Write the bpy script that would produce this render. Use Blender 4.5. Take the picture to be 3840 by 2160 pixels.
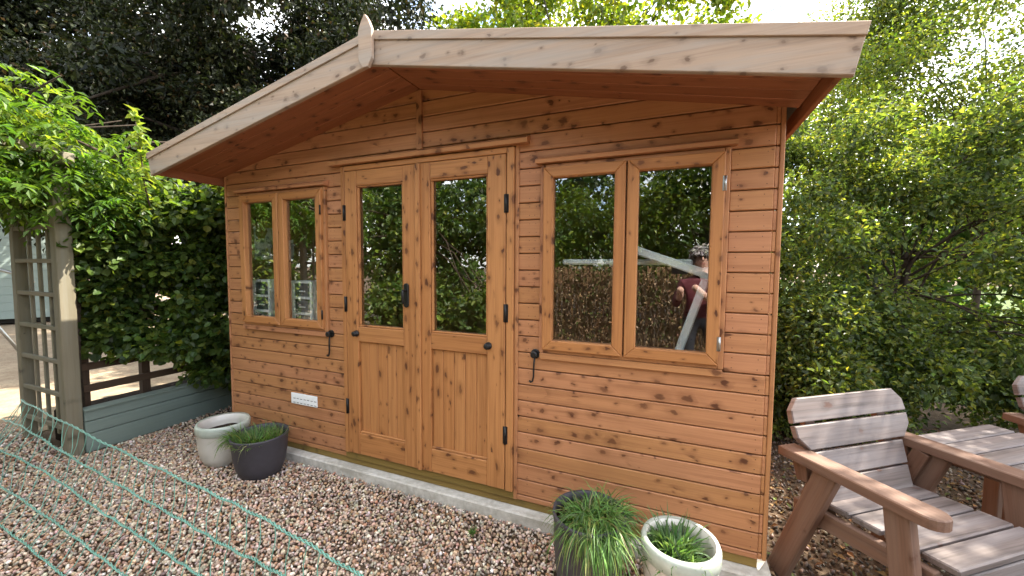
import bpy, bmesh, math, random
import numpy as np
from mathutils import Vector, Matrix, noise as mnoise

random.seed(7)
rng = np.random.default_rng(7)
for o in list(bpy.data.objects):
    bpy.data.objects.remove(o, do_unlink=True)
scene = bpy.context.scene
col = scene.collection

# ------------------------------------------------------------------ camera, sky, sun, exposure
cam_data = bpy.data.cameras.new('camera')
cam = bpy.data.objects.new('camera', cam_data)
col.objects.link(cam)
cam_data.sensor_width = 36.0
cam_data.lens = 13.79
cam_data.clip_start = 0.05
cam_data.clip_end = 500
CAM = Vector((1.4331, -2.0172, 1.3260))
_R = Vector((0.92302923, 0.38467618, 0.00642459))
_U = Vector((-0.02838164, 0.05142921, 0.99827327))
_F = Vector((-0.38368153, 0.92161775, -0.05838841))
cam.matrix_world = Matrix(((_R.x, _U.x, -_F.x, CAM.x), (_R.y, _U.y, -_F.y, CAM.y), (_R.z, _U.z, -_F.z, CAM.z), (0, 0, 0, 1)))
scene.camera = cam

SUN_AZ, SUN_EL = math.radians(50), math.radians(50)
world = bpy.data.worlds.new('World')
scene.world = world
world.use_nodes = True
wn, wl = world.node_tree.nodes, world.node_tree.links
wn.clear()
w_out = wn.new('ShaderNodeOutputWorld')
w_bg = wn.new('ShaderNodeBackground')
w_sky = wn.new('ShaderNodeTexSky')
w_sky.sky_type = 'NISHITA'
w_sky.sun_disc = False
w_sky.sun_elevation = SUN_EL
w_sky.sun_rotation = SUN_AZ
w_sky.dust_density = 1.6
w_tc = wn.new('ShaderNodeTexCoord')
w_map = wn.new('ShaderNodeMapping')
w_map.inputs['Scale'].default_value = (1.0, 1.0, 2.6)
w_noise = wn.new('ShaderNodeTexNoise')
w_noise.inputs['Scale'].default_value = 2.3
w_noise.inputs['Detail'].default_value = 7
w_noise.inputs['Roughness'].default_value = 0.55
w_noise.inputs['Distortion'].default_value = 0.6
w_ramp = wn.new('ShaderNodeValToRGB')
w_ramp.color_ramp.elements[0].position = 0.41
w_ramp.color_ramp.elements[1].position = 0.60
w_mix = wn.new('ShaderNodeMixRGB')
w_mix.inputs['Color2'].default_value = (9.6, 9.4, 8.9, 1)
wl.new(w_tc.outputs['Generated'], w_map.inputs['Vector'])
wl.new(w_map.outputs['Vector'], w_noise.inputs['Vector'])
wl.new(w_noise.outputs['Fac'], w_ramp.inputs['Fac'])
wl.new(w_ramp.outputs['Color'], w_mix.inputs['Fac'])
wl.new(w_sky.outputs['Color'], w_mix.inputs['Color1'])
wl.new(w_mix.outputs['Color'], w_bg.inputs['Color'])
w_bg.inputs['Strength'].default_value = 0.15
wl.new(w_bg.outputs['Background'], w_out.inputs['Surface'])

sun_data = bpy.data.lights.new('sun', 'SUN')
sun_data.energy = 4.5
sun_data.angle = math.radians(0.53)
sun_data.color = (1.0, 0.93, 0.80)
sun = bpy.data.objects.new('sun', sun_data)
col.objects.link(sun)
sdir = Vector((math.sin(SUN_AZ) * math.cos(SUN_EL), math.cos(SUN_AZ) * math.cos(SUN_EL), math.sin(SUN_EL)))
sun.rotation_euler = sdir.to_track_quat('Z', 'Y').to_euler()
sun.location = sdir * 30

vs = scene.view_settings
vs.view_transform = 'Standard'
vs.look = 'None'
vs.gamma = 1.0
vs.use_curve_mapping = False
vs.exposure = 2.1
scene.render.engine = 'CYCLES'
scene.cycles.max_bounces = 8
scene.cycles.transparent_max_bounces = 12
scene.cycles.use_denoising = True

# ------------------------------------------------------------------ helpers
G = -0.10            # top of the gravel
ORG = {}

def link(o, parent=None, origin=Vector((0, 0, 0))):
    col.objects.link(o)
    ORG[o.name] = origin.copy()
    if parent is not None:
        o.parent = parent
        o.location = origin - ORG[parent.name]
    else:
        o.location = origin
    return o

def tag(o, label=None, cat=None, group=None, kind=None):
    if label: o['label'] = label
    if cat: o['category'] = cat
    if group: o['group'] = group
    if kind: o['kind'] = kind
    return o

def empty(name, loc, label, cat, group=None):
    o = bpy.data.objects.new(name, None)
    o.empty_display_size = 0.1
    link(o, None, Vector(loc))
    return tag(o, label, cat, group)

class MB:
    """collects shapes in the thing's own frame; build() links them as one mesh object"""
    def __init__(s):
        s.v, s.f, s.g, s.sm = [], [], [], []
    def add(s, verts, faces, g=None, smooth=False):
        b = len(s.v)
        s.v += [tuple(p) for p in verts]
        s.f += [tuple(i + b for i in f) for f in faces]
        s.sm += [smooth] * len(faces)
        if g is None: g = verts
        off = [random.uniform(0, 400) for _ in range(3)]
        s.g += [(p[0] + off[0], p[1] + off[1], p[2] + off[2]) for p in g]
        return s
    def stick(s, p0, p1, w, t, n=(0, -1, 0), b=0.003, w1=None):
        """bar from p0 to p1, w wide, t thick along n (p0/p1 on the centre line)"""
        p0, p1 = Vector(p0), Vector(p1)
        x = (p1 - p0); L = x.length; x.normalize()
        z = Vector(n); z = (z - x * z.dot(x)).normalized()
        y = z.cross(x)
        if w1 is None: w1 = w
        V, Gc, F = [], [], []
        b = min(b, t * .4, w * .4)
        for (xx, ins) in ((0, b), (b, 0), (L - b, 0), (L, b)):
            ww = (w + (w1 - w) * xx / L) / 2 - ins
            tt = t / 2 - ins
            bb = b if ins == 0 else 0.0005
            for (yy, zz) in ((-ww + bb, -tt), (ww - bb, -tt), (ww, -tt + bb), (ww, tt - bb), (ww - bb, tt), (-ww + bb, tt), (-ww, tt - bb), (-ww, -tt + bb)):
                V.append(p0 + x * xx + y * yy + z * zz); Gc.append((xx, yy, zz))
        for r in range(3):
            for i in range(8):
                j = (i + 1) % 8
                F.append((r * 8 + i, r * 8 + j, r * 8 + 8 + j, r * 8 + 8 + i))
        F.append(tuple(range(7, -1, -1))); F.append(tuple(range(24, 32)))
        return s.add(V, F, Gc)
    def box(s, lo, hi, b=0.003):
        lo, hi = Vector(lo), Vector(hi); d = hi - lo; c = (lo + hi) / 2
        ax = max(range(3), key=lambda i: d[i])
        oth = [i for i in range(3) if i != ax]
        e = [Vector((1, 0, 0)), Vector((0, 1, 0)), Vector((0, 0, 1))]
        tn = min(oth, key=lambda i: d[i]); wd = [i for i in oth if i != tn][0]
        p0 = c.copy(); p0[ax] = lo[ax]; p1 = c.copy(); p1[ax] = hi[ax]
        return s.stick(p0, p1, d[wd], d[tn], e[tn], b)
    def prism(s, poly, y0, y1, b=0.003, axis='xz'):
        """convex (x,z) polygon, counter-clockwise seen from -y, from y0 (front) to y1 (back); front edge chamfered"""
        n = len(poly)
        c = [sum(p[0] for p in poly) / n, sum(p[1] for p in poly) / n]
        ins = inset(poly, b)
        V = [(p[0], y0, p[1]) for p in ins] + [(p[0], y0 + b, p[1]) for p in poly] + [(p[0], y1, p[1]) for p in poly]
        F = [tuple(range(n))]
        for r in range(2):
            for i in range(n):
                j = (i + 1) % n
                F.append((r * n + i, r * n + n + i, r * n + n + j, r * n + j))
        F.append(tuple(range(3 * n - 1, 2 * n - 1, -1)))
        return s.add(V, F, [(p[0] - c[0], p[2] - c[1], p[1]) for p in V])
    def tube(s, pts, rad, sides=6, cap=True, smooth=True):
        pts = [Vector(p) for p in pts]
        if not hasattr(rad, '__len__'): rad = [rad] * len(pts)
        V, Gc, F = [], [], []
        t0 = (pts[1] - pts[0]).normalized()
        u = t0.orthogonal().normalized(); dist = 0
        for i, p in enumerate(pts):
            t = (pts[min(i + 1, len(pts) - 1)] - pts[max(i - 1, 0)]).normalized()
            u = (u - t * u.dot(t)).normalized(); w = t.cross(u)
            if i: dist += (p - pts[i - 1]).length
            for k in range(sides):
                a = 2 * math.pi * k / sides
                V.append(p + (u * math.cos(a) + w * math.sin(a)) * rad[i])
                Gc.append((dist, math.cos(a) * rad[i], math.sin(a) * rad[i]))
        for i in range(len(pts) - 1):
            for k in range(sides):
                j = (k + 1) % sides
                F.append((i * sides + k, i * sides + j, (i + 1) * sides + j, (i + 1) * sides + k))
        if cap:
            F.append(tuple(range(sides - 1, -1, -1)))
            F.append(tuple(range((len(pts) - 1) * sides, len(pts) * sides)))
        return s.add(V, F, Gc, smooth)
    def lathe(s, prof, c, sides=40, close_top=False, close_bottom=True):
        V, F = [], []
        for (r, z) in prof:
            for k in range(sides):
                a = 2 * math.pi * k / sides
                V.append((c[0] + r * math.cos(a), c[1] + r * math.sin(a), c[2] + z))
        for i in range(len(prof) - 1):
            for k in range(sides):
                j = (k + 1) % sides
                F.append((i * sides + k, i * sides + j, (i + 1) * sides + j, (i + 1) * sides + k))
        if close_bottom: F.append(tuple(range(sides - 1, -1, -1)))
        if close_top: F.append(tuple(range((len(prof) - 1) * sides, len(prof) * sides)))
        return s.add(V, F, None, True)
    def disc(s, c, n, r, t, sides=16):
        n = Vector(n).normalized(); c = Vector(c)
        return s.tube([c, c + n * t * .7, c + n * t], [r, r, r * .75], sides, True, False)
    def build(s, name, m, parent=None, origin=None):
        vv = np.array(s.v)
        if origin is None:
            origin = Vector((vv.min(0) + vv.max(0)) / 2)
        else: origin = Vector(origin)
        me = bpy.data.meshes.new(name)
        me.from_pydata([tuple(p) for p in (vv - np.array(origin))], [], s.f)
        me.polygons.foreach_set('use_smooth', s.sm)
        at = me.attributes.new('g', 'FLOAT_VECTOR', 'POINT')
        at.data.foreach_set('vector', np.array(s.g, dtype=np.float32).ravel())
        me.materials.append(m)
        o = bpy.data.objects.new(name, me)
        return link(o, parent, origin)

def inset(poly, b):
    n = len(poly); out = []
    for i in range(n):
        p0, p1, p2 = Vector(poly[i - 1]), Vector(poly[i]), Vector(poly[(i + 1) % n])
        d1 = (p1 - p0).normalized(); d2 = (p2 - p1).normalized()
        n1 = Vector((-d1.y, d1.x)); n2 = Vector((-d2.y, d2.x))
        k = (n1 + n2); k = k / max(1e-6, (1 + n1.dot(n2)))
        out.append(tuple(p1 + k * b))
    return out

def clip(poly, a, bb, c):
    """keep a*x+b*z<=c"""
    out = []
    for i in range(len(poly)):
        p, q = poly[i], poly[(i + 1) % len(poly)]
        dp, dq = a * p[0] + bb * p[1] - c, a * q[0] + bb * q[1] - c
        if dp <= 0: out.append(p)
        if dp * dq < 0:
            t = dp / (dp - dq)
            out.append((p[0] + (q[0] - p[0]) * t, p[1] + (q[1] - p[1]) * t))
    return out

def copy_tree(o, parent=None):
    c = o.copy(); col.objects.link(c); c.parent = parent
    for ch in list(o.children): copy_tree(ch, c)
    return c

# ------------------------------------------------------------------ materials
def new_mat(name):
    m = bpy.data.materials.new(name); m.use_nodes = True
    nt = m.node_tree; nt.nodes.clear()
    out = nt.nodes.new('ShaderNodeOutputMaterial')
    return m, nt, out

class NT:
    def __init__(s, nt): s.nt = nt
    def n(s, t, **kw):
        x = s.nt.nodes.new(t)
        for k, v in kw.items():
            if k in x.inputs: s.set(x.inputs[k], v)
            else: setattr(x, k, v)
        return x
    def set(s, inp, v):
        if isinstance(v, bpy.types.NodeSocket): s.nt.links.new(v, inp)
        else: inp.default_value = v
    def math(s, op, a, b=0.0, clamp=False):
        x = s.nt.nodes.new('ShaderNodeMath'); x.operation = op; x.use_clamp = clamp
        s.set(x.inputs[0], a); s.set(x.inputs[1], b); return x.outputs[0]
    def vmul(s, v, k):
        x = s.nt.nodes.new('ShaderNodeVectorMath'); x.operation = 'MULTIPLY'
        s.set(x.inputs[0], v); s.set(x.inputs[1], k); return x.outputs[0]
    def vadd(s, v, k):
        x = s.nt.nodes.new('ShaderNodeVectorMath'); x.operation = 'ADD'
        s.set(x.inputs[0], v); s.set(x.inputs[1], k); return x.outputs[0]
    def noise(s, v, scale=1, detail=3, rough=.5, out='Fac'):
        x = s.n('ShaderNodeTexNoise', Scale=scale, Detail=detail, Roughness=rough)
        s.nt.links.new(v, x.inputs['Vector']); return x.outputs[out]
    def mix(s, f, a, b, mode='MIX'):
        x = s.nt.nodes.new('ShaderNodeMixRGB'); x.blend_type = mode
        s.set(x.inputs[0], f); s.set(x.inputs[1], a if not isinstance(a, tuple) else a + ((1,) if len(a) == 3 else ()))
        s.set(x.inputs[2], b if not isinstance(b, tuple) else b + ((1,) if len(b) == 3 else ())); return x.outputs[0]
    def smooth(s, v, lo, hi):
        x = s.nt.nodes.new('ShaderNodeMapRange'); x.interpolation_type = 'SMOOTHSTEP'
        s.set(x.inputs[0], v); x.inputs[1].default_value = lo; x.inputs[2].default_value = hi
        return x.outputs[0]
    def attr(s, name, out='Vector'):
        x = s.nt.nodes.new('ShaderNodeAttribute'); x.attribute_name = name; return x.outputs[out]
    def bump(s, h, st=.3, d=.002):
        x = s.n('ShaderNodeBump', Strength=st, Distance=d); s.nt.links.new(h, x.inputs['Height']); return x.outputs[0]

def wood(name, ca, cb, cdark, knots=.5, rough=.55, grain=.35, weather=None, knot_col=(.075, .022, .008), kscale=(7.6, 10.5, 3.0), spec=.35, stain=None):
    m, nt, out = new_mat(name); N = NT(nt)
    oi = nt.nodes.new('ShaderNodeObjectInfo')
    g = N.attr('g')
    cmb = N.n('ShaderNodeCombineXYZ')
    r100 = N.math('MULTIPLY', oi.outputs['Random'], 61.0)
    for i in range(3): nt.links.new(r100, cmb.inputs[i])
    g = N.vadd(g, cmb.outputs[0])
    tint = N.noise(N.vmul(g, (.11, .13, .17)), 1, 2)
    tint = N.smooth(tint, .32, .68)
    c = N.mix(tint, ca, cb)
    # warp the grain
    w = N.noise(N.vmul(g, (2.2, 9, 9)), 1, 2, .5, 'Color')
    wv = N.vmul(N.vadd(w, (-.5, -.5, -.5)), (.05, .016, .016))
    gw = N.vadd(g, wv)
    fine = N.noise(N.vmul(gw, (3.2, 130, 130)), 1, 3, .6)
    rings = N.noise(N.vmul(gw, (1.1, 34, 34)), 1, 2, .5)
    gr = N.math('ADD', N.math('MULTIPLY', N.smooth(fine, .42, .72), .5), N.math('MULTIPLY', N.smooth(rings, .45, .70), .6), True)
    c = N.mix(N.math('MULTIPLY', gr, grain), c, cdark)
    big = N.noise(N.vmul(g, (1.4, 5, 5)), 1, 3)
    c = N.mix(N.math('MULTIPLY', N.smooth(big, .45, .75), .15), c, tuple(x * .55 for x in cdark), 'MIX')
    if knots > 0:
        kw = N.noise(N.vmul(g, (16, 34, 16)), 1, 3, .6, 'Color')
        dens = N.smooth(N.noise(N.vmul(g, (.9, 3.5, 1)), 1, 2), .36, .62)
        wig = N.vmul(N.vadd(kw, (-.5, -.5, -.5)), (.42, .50, .2))
        for (ks, lo, hi, amt, prob) in ((kscale, .080, .135, .95, knots * 1.7), (tuple(k * 1.8 for k in kscale), .060, .11, .85, knots * .75)):
            gk = N.vadd(N.vadd(N.vmul(g, ks), wig), (ks[0] * 7.7, ks[1] * 3.1, 0))
            vo = N.n('ShaderNodeTexVoronoi'); vo.voronoi_dimensions = '2D'; nt.links.new(gk, vo.inputs['Vector'])
            vo.inputs['Scale'].default_value = 1
            vo.inputs['Randomness'].default_value = 1.0
            sep = nt.nodes.new('ShaderNodeSeparateColor'); nt.links.new(vo.outputs['Color'], sep.inputs[0])
            sel = N.math('LESS_THAN', sep.outputs[0], N.math('MULTIPLY', dens, prob))
            size = N.math('ADD', N.math('MULTIPLY', sep.outputs[1], hi), lo)
            d = N.math('DIVIDE', vo.outputs['Distance'], size)
            core = N.math('MULTIPLY', N.math('SUBTRACT', 1.0, N.smooth(d, .50, 1.0)), sel)
            halo = N.math('MULTIPLY', N.math('SUBTRACT', 1.0, N.smooth(d, .7, 2.6)), sel)
            c = N.mix(N.math('MULTIPLY', halo, .38), c, tuple(x * .72 for x in cdark))
            fade = N.math('ADD', .55, N.math('MULTIPLY', sep.outputs[2], .45))
            c = N.mix(N.math('MULTIPLY', N.math('MULTIPLY', core, amt), fade), c, knot_col)
    if weather:
        wt = N.noise(N.vmul(g, (1.0, 14, 14)), 1, 5, .65)
        c = N.mix(N.math('MULTIPLY', N.smooth(wt, .38, .66), weather[0]), c, weather[1])
    if stain:
        geo = nt.nodes.new('ShaderNodeNewGeometry')
        st = N.noise(N.vmul(geo.outputs['Position'], (3.0, 3.0, 2.0)), 1, 4, .6)
        c = N.mix(N.math('MULTIPLY', N.smooth(st, .5, .72), stain[0]), c, stain[1])
    b = N.n('ShaderNodeBsdfPrincipled', Roughness=rough)
    b.inputs['Specular IOR Level'].default_value = spec
    nt.links.new(c, b.inputs['Base Color'])
    rr = N.math('ADD', rough - .12, N.math('MULTIPLY', fine, .24)); nt.links.new(rr, b.inputs['Roughness'])
    nt.links.new(N.bump(N.math('ADD', fine, N.math('MULTIPLY', rings, .7)), .35, .0015), b.inputs['Normal'])
    nt.links.new(b.outputs[0], out.inputs[0])
    return m

def plain(name, c, rough=.5, spec=.5, metal=0.0, var=.15, nscale=30, bump=0.0, c2=None):
    m, nt, out = new_mat(name); N = NT(nt)
    tc = nt.nodes.new('ShaderNodeTexCoord')
    nz = N.noise(tc.outputs['Object'], nscale, 4, .6)
    nz2 = N.noise(tc.outputs['Object'], nscale * .2, 3, .5)
    cc = N.mix(N.smooth(N.math('ADD', N.math('MULTIPLY', nz, .5), N.math('MULTIPLY', nz2, .5)), .35, .65), c, c2 or tuple(x * (1 - var) for x in c))
    b = N.n('ShaderNodeBsdfPrincipled', Roughness=rough, Metallic=metal)
    b.inputs['Specular IOR Level'].default_value = spec
    nt.links.new(cc, b.inputs['Base Color'])
    if bump: nt.links.new(N.bump(nz, bump, .004), b.inputs['Normal'])
    nt.links.new(b.outputs[0], out.inputs[0])
    return m

def leafmat(name, trans=.45, tcol=(1.25, 1.3, .55), rough=.42, spec=.45):
    m, nt, out = new_mat(name); N = NT(nt)
    c = N.attr('Col', 'Color')
    b = N.n('ShaderNodeBsdfPrincipled', Roughness=rough); b.inputs['Specular IOR Level'].default_value = spec
    nt.links.new(c, b.inputs['Base Color'])
    t = N.n('ShaderNodeBsdfTranslucent')
    nt.links.new(N.mix(1.0, c, tcol, 'MULTIPLY'), t.inputs['Color'])
    mx = N.n('ShaderNodeMixShader'); mx.inputs[0].default_value = trans
    nt.links.new(b.outputs[0], mx.inputs[1]); nt.links.new(t.outputs[0], mx.inputs[2])
    nt.links.new(mx.outputs[0], out.inputs[0])
    return m

def glassmat(name):
    m, nt, out = new_mat(name); N = NT(nt)
    fr = N.n('ShaderNodeFresnel', IOR=1.5)
    f = N.math('MULTIPLY', fr.outputs[0], 4.2, True)
    f = N.math('ADD', f, .03, True)
    geo = nt.nodes.new('ShaderNodeNewGeometry')      # the inner face of a thin pane adds no second mirror
    f = N.math('MULTIPLY', f, N.math('SUBTRACT', 1.0, geo.outputs['Backfacing']))
    tr = N.n('ShaderNodeBsdfTransparent', Color=(.94, .96, .95, 1))
    gl = N.n('ShaderNodeBsdfGlossy', Roughness=.0)
    gl.inputs['Color'].default_value = (1, 1, 1, 1)
    mx = N.n('ShaderNodeMixShader'); nt.links.new(f, mx.inputs[0])
    nt.links.new(tr.outputs[0], mx.inputs[1]); nt.links.new(gl.outputs[0], mx.inputs[2])
    nt.links.new(mx.outputs[0], out.inputs[0])
    return m

M = {}
M['clad'] = wood('cladding_wood', (.455, .205, .100), (.430, .198, .076), (.215, .078, .032), knots=.62, grain=.52, stain=(.35, (.30, .125, .052)))
M['door'] = wood('door_wood', (.455, .205, .072), (.41, .172, .056), (.20, .070, .020), knots=.34, grain=.62, kscale=(7, 15, 4))
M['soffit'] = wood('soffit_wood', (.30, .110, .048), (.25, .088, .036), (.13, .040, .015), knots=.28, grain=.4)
M['barge'] = wood('barge_board_wood', (.375, .265, .185), (.40, .285, .205), (.20, .130, .085), knots=.20, grain=.60, kscale=(10, 15, 3), weather=(.60, (.30, .265, .23)), knot_col=(.11, .060, .035), rough=.7)
M['inner'] = wood('interior_wood', (.30, .15, .06), (.24, .11, .045), (.14, .055, .02), knots=.3)
M['sole'] = wood('treated_timber', (.20, .135, .030), (.24, .15, .04), (.09, .07, .02), knots=.1, rough=.7)
M['trellis'] = wood('weathered_trellis_wood', (.165, .145, .090), (.19, .16, .11), (.08, .07, .04), knots=.12, rough=.8, weather=(.5, (.20, .19, .155)), knot_col=(.06, .05, .03))
M['sage'] = wood('sage_green_paint', (.160, .200, .172), (.175, .215, .182), (.095, .120, .10), knots=0, rough=.65, grain=.25)
M['darkfence'] = wood('dark_fence_wood', (.085, .05, .03), (.06, .035, .022), (.03, .018, .01), knots=.1, rough=.8)
M['chair'] = wood('chair_brown_wood', (.165, .084, .052), (.138, .070, .044), (.068, .031, .018), knots=.15, grain=.6, weather=(.40, (.19, .130, .100)), rough=.65)
M['chairgrey'] = wood('chair_weathered_wood', (.150, .116, .104), (.170, .134, .124), (.045, .031, .027), knots=.22, grain=.85, weather=(.60, (.225, .20, .198)), rough=.62)
M['glass'] = glassmat('window_glass')
M['black'] = plain('black_iron', (.012, .011, .011), .45, .5, .3)
M['steel'] = plain('dull_steel', (.45, .45, .44), .35, .5, 1.0)
M['white'] = plain('white_plastic', (.86, .86, .86), .4, .5, 0, .05)
M['vent_slot'] = plain('vent_shadow', (.20, .20, .20), .6)
M['felt'] = plain('roof_felt', (.07, .075, .07), .9, .2, 0, .4, 60, .5)
M['concrete'] = plain('concrete', (.58, .55, .50), .9, .2, 0, .3, 30, .6, (.38, .35, .30))
M['soil'] = plain('potting_soil', (.030, .018, .013), .95, .1, 0, .5, 120, 1.0)
M['potwhite'] = plain('cream_glazed_pot', (.60, .56, .50), .35, .5, 0, .1, 12, .05)
M['potband'] = plain('pale_green_glaze', (.46, .50, .43), .3, .5, 0, .25, 20)
M['potgrey'] = plain('charcoal_pot', (.052, .047, .055), .55, .4, 0, .2, 25, .1)
M['potinside'] = plain('pot_inside', (.11, .08, .075), .7)
M['drawer'] = plain('smoky_drawer_plastic', (.10, .11, .13), .2, .5)
M['greenwire'] = plain('green_plastic_wire', (.155, .36, .285), .35, .5, 0, .3, 60)
M['shed'] = plain('pale_blue_green_siding', (.30, .37, .345), .6, .3, 0, .08, 4)
M['bark'] = plain('bark', (.065, .048, .035), .9, .2, 0, .5, 40, 1.0)
M['barkpale'] = plain('pale_bark', (.20, .16, .12), .9, .2, 0, .4, 40, .8)
M['cable'] = plain('cable_black', (.02, .02, .02), .6)
M['reed'] = wood('dry_reed_fence', (.24, .145, .075), (.19, .11, .06), (.08, .045, .02), knots=0, rough=.8)
M['leaf'] = leafmat('leaf')
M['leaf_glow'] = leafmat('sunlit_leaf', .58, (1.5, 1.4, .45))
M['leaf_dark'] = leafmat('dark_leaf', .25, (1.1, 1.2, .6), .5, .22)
M['litter'] = leafmat('dry_leaf', .1, (1, .9, .7), .8, .2)

def groundmat(name, ca, cb, sc=9, bump=.6):
    m, nt, out = new_mat(name); N = NT(nt)
    geo = nt.nodes.new('ShaderNodeNewGeometry')
    p = geo.outputs['Position']
    a = N.noise(p, sc, 6, .7); b2 = N.noise(p, sc * .12, 3, .5); c3 = N.noise(p, sc * 9, 2, .6)
    c = N.mix(N.smooth(a, .35, .65), ca, cb)
    c = N.mix(N.math('MULTIPLY', N.smooth(c3, .5, .7), .5), c, tuple(x * .45 for x in ca))
    c = N.mix(N.math('MULTIPLY', N.smooth(b2, .45, .7), .35), c, tuple(x * .6 for x in cb))
    b = N.n('ShaderNodeBsdfPrincipled', Roughness=.95); b.inputs['Specular IOR Level'].default_value = .15
    nt.links.new(c, b.inputs['Base Color'])
    nt.links.new(N.bump(N.math('ADD', a, c3), bump, .01), b.inputs['Normal'])
    nt.links.new(b.outputs[0], out.inputs[0])
    return m
M['earth'] = groundmat('bare_earth', (.085, .058, .038), (.13, .09, .06), 14)
M['paving'] = groundmat('pale_path', (.26, .19, .13), (.34, .27, .19), 5, .3)
M['lawn'] = groundmat('far_lawn', (.06, .09, .025), (.09, .12, .035), 20)

def pebblemat():
    m, nt, out = new_mat('pebbles'); N = NT(nt)
    c = N.attr('Col', 'Color')
    geo = nt.nodes.new('ShaderNodeNewGeometry')
    nz = N.noise(geo.outputs['Position'], 140, 3, .6)
    c = N.mix(N.math('MULTIPLY', N.smooth(nz, .42, .7), .4), c, (.10, .07, .055))
    b = N.n('ShaderNodeBsdfPrincipled', Roughness=.55); b.inputs['Specular IOR Level'].default_value = .4
    nt.links.new(c, b.inputs['Base Color'])
    nt.links.new(b.outputs[0], out.inputs[0])
    return m
M['pebble'] = pebblemat()

# ------------------------------------------------------------------ numpy meshes (leaves, pebbles)
def np_mesh(name, V, T, colr, m, parent=None, origin=(0, 0, 0), smooth=False):
    V = np.asarray(V, dtype=np.float32) - np.array(origin, dtype=np.float32)
    me = bpy.data.meshes.new(name)
    nf = len(T)
    me.vertices.add(len(V)); me.vertices.foreach_set('co', V.ravel())
    me.loops.add(nf * 3); me.loops.foreach_set('vertex_index', np.asarray(T, dtype=np.int32).ravel())
    me.polygons.add(nf)
    me.polygons.foreach_set('loop_start', np.arange(0, nf * 3, 3, dtype=np.int32))
    me.polygons.foreach_set('loop_total', np.full(nf, 3, dtype=np.int32))
    me.polygons.foreach_set('use_smooth', np.full(nf, smooth, dtype=bool))
    at = me.attributes.new('Col', 'FLOAT_COLOR', 'POINT')
    cc = np.concatenate([colr, np.ones((len(colr), 1))], 1).astype(np.float32)
    at.data.foreach_set('color', cc.ravel())
    me.update(calc_edges=True)
    me.materials.append(m)
    o = bpy.data.objects.new(name, me)
    return link(o, parent, Vector(origin))

def unit(a):
    return a / np.maximum(1e-9, np.linalg.norm(a, axis=1, keepdims=True))

def leaf_arrays(P, D, Nn, L, W, colr, broad=False, fold=.25):
    """P base, D axis, Nn normal; returns V, T, C"""
    n = len(P)
    D = unit(D); S = unit(np.cross(D, Nn)); Nn = np.cross(S, D)
    L = np.broadcast_to(np.asarray(L, float), (n,))[:, None]; W = np.broadcast_to(np.asarray(W, float), (n,))[:, None]
    if broad:
        vs_ = [P, P + D * L * .28 + S * W * .48 + Nn * W * fold * .5, P + D * L * .68 + S * W * .40 + Nn * W * fold * .3, P + D * L - Nn * L * .12,
               P + D * L * .68 - S * W * .40 + Nn * W * fold * .3, P + D * L * .28 - S * W * .48 + Nn * W * fold * .5]
        tri = [(0, 1, 2), (0, 2, 3), (0, 3, 4), (0, 4, 5)]
    else:
        vs_ = [P, P + D * L * .45 + S * W * .5 + Nn * W * fold, P + D * L - Nn * L * .1, P + D * L * .45 - S * W * .5 + Nn * W * fold]
        tri = [(0, 1, 2), (0, 2, 3)]
    k = len(vs_)
    V = np.stack(vs_, 1).reshape(-1, 3)
    base = (np.arange(n) * k)[:, None, None]
    T = (base + np.array(tri)[None]).reshape(-1, 3)
    C = np.repeat(colr, k, axis=0)
    return V, T, C

def cat(parts):
    V, T, C = [], [], []; b = 0
    for v, t, c in parts:
        V.append(v); T.append(t + b); C.append(c); b += len(v)
    return np.concatenate(V), np.concatenate(T), np.concatenate(C)

def colours(n, pal, wts, jit=.22):
    pal = np.array(pal); wts = np.array(wts) / np.sum(wts)
    c = pal[rng.choice(len(pal), n, p=wts)]
    return np.clip(c * (1 + rng.normal(0, jit, (n, 1))) * (1 + rng.normal(0, .06, (n, 3))), .003, .95)

def clump_points(n, clumps, rad, hollow=.35):
    """points scattered round clump centres (array k x 3), rad scalar or k"""
    k = len(clumps)
    i = rng.integers(0, k, n)
    d = unit(rng.normal(0, 1, (n, 3)))
    r = rng.random(n) ** (1 / 2.2) * (1 - hollow) + hollow * rng.random(n)
    rad = np.broadcast_to(np.asarray(rad, float), (k,))
    P = clumps[i] + d * (r * rad[i])[:, None] * np.array([1, 1, .8])
    return P, d

def ellipsoid_clumps(k, c, R, shell=.45, zmin=None):
    d = unit(rng.normal(0, 1, (k, 3)))
    r = shell + (1 - shell) * rng.random(k) ** .6
    P = np.array(c) + d * r[:, None] * np.array(R)
    if zmin is not None: P = P[P[:, 2] > zmin]
    return P

def box_clumps(k, lo, hi):
    return np.array(lo) + rng.random((k, 3)) * (np.array(hi) - np.array(lo))

def foliage(P, d, L, W, colr, broad=False, droop=.35, fold=.25):
    n = len(P)
    D = unit(d * .7 + rng.normal(0, .75, (n, 3)) + np.array([0, 0, -droop]))
    Nn = unit(rng.normal(0, .55, (n, 3)) + np.array([0, 0, 1.0]))
    L = L * rng.uniform(.6, 1.25, n); W = W * rng.uniform(.65, 1.2, n)
    return leaf_arrays(P, D, Nn, L, W, colr, broad, fold)

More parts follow.
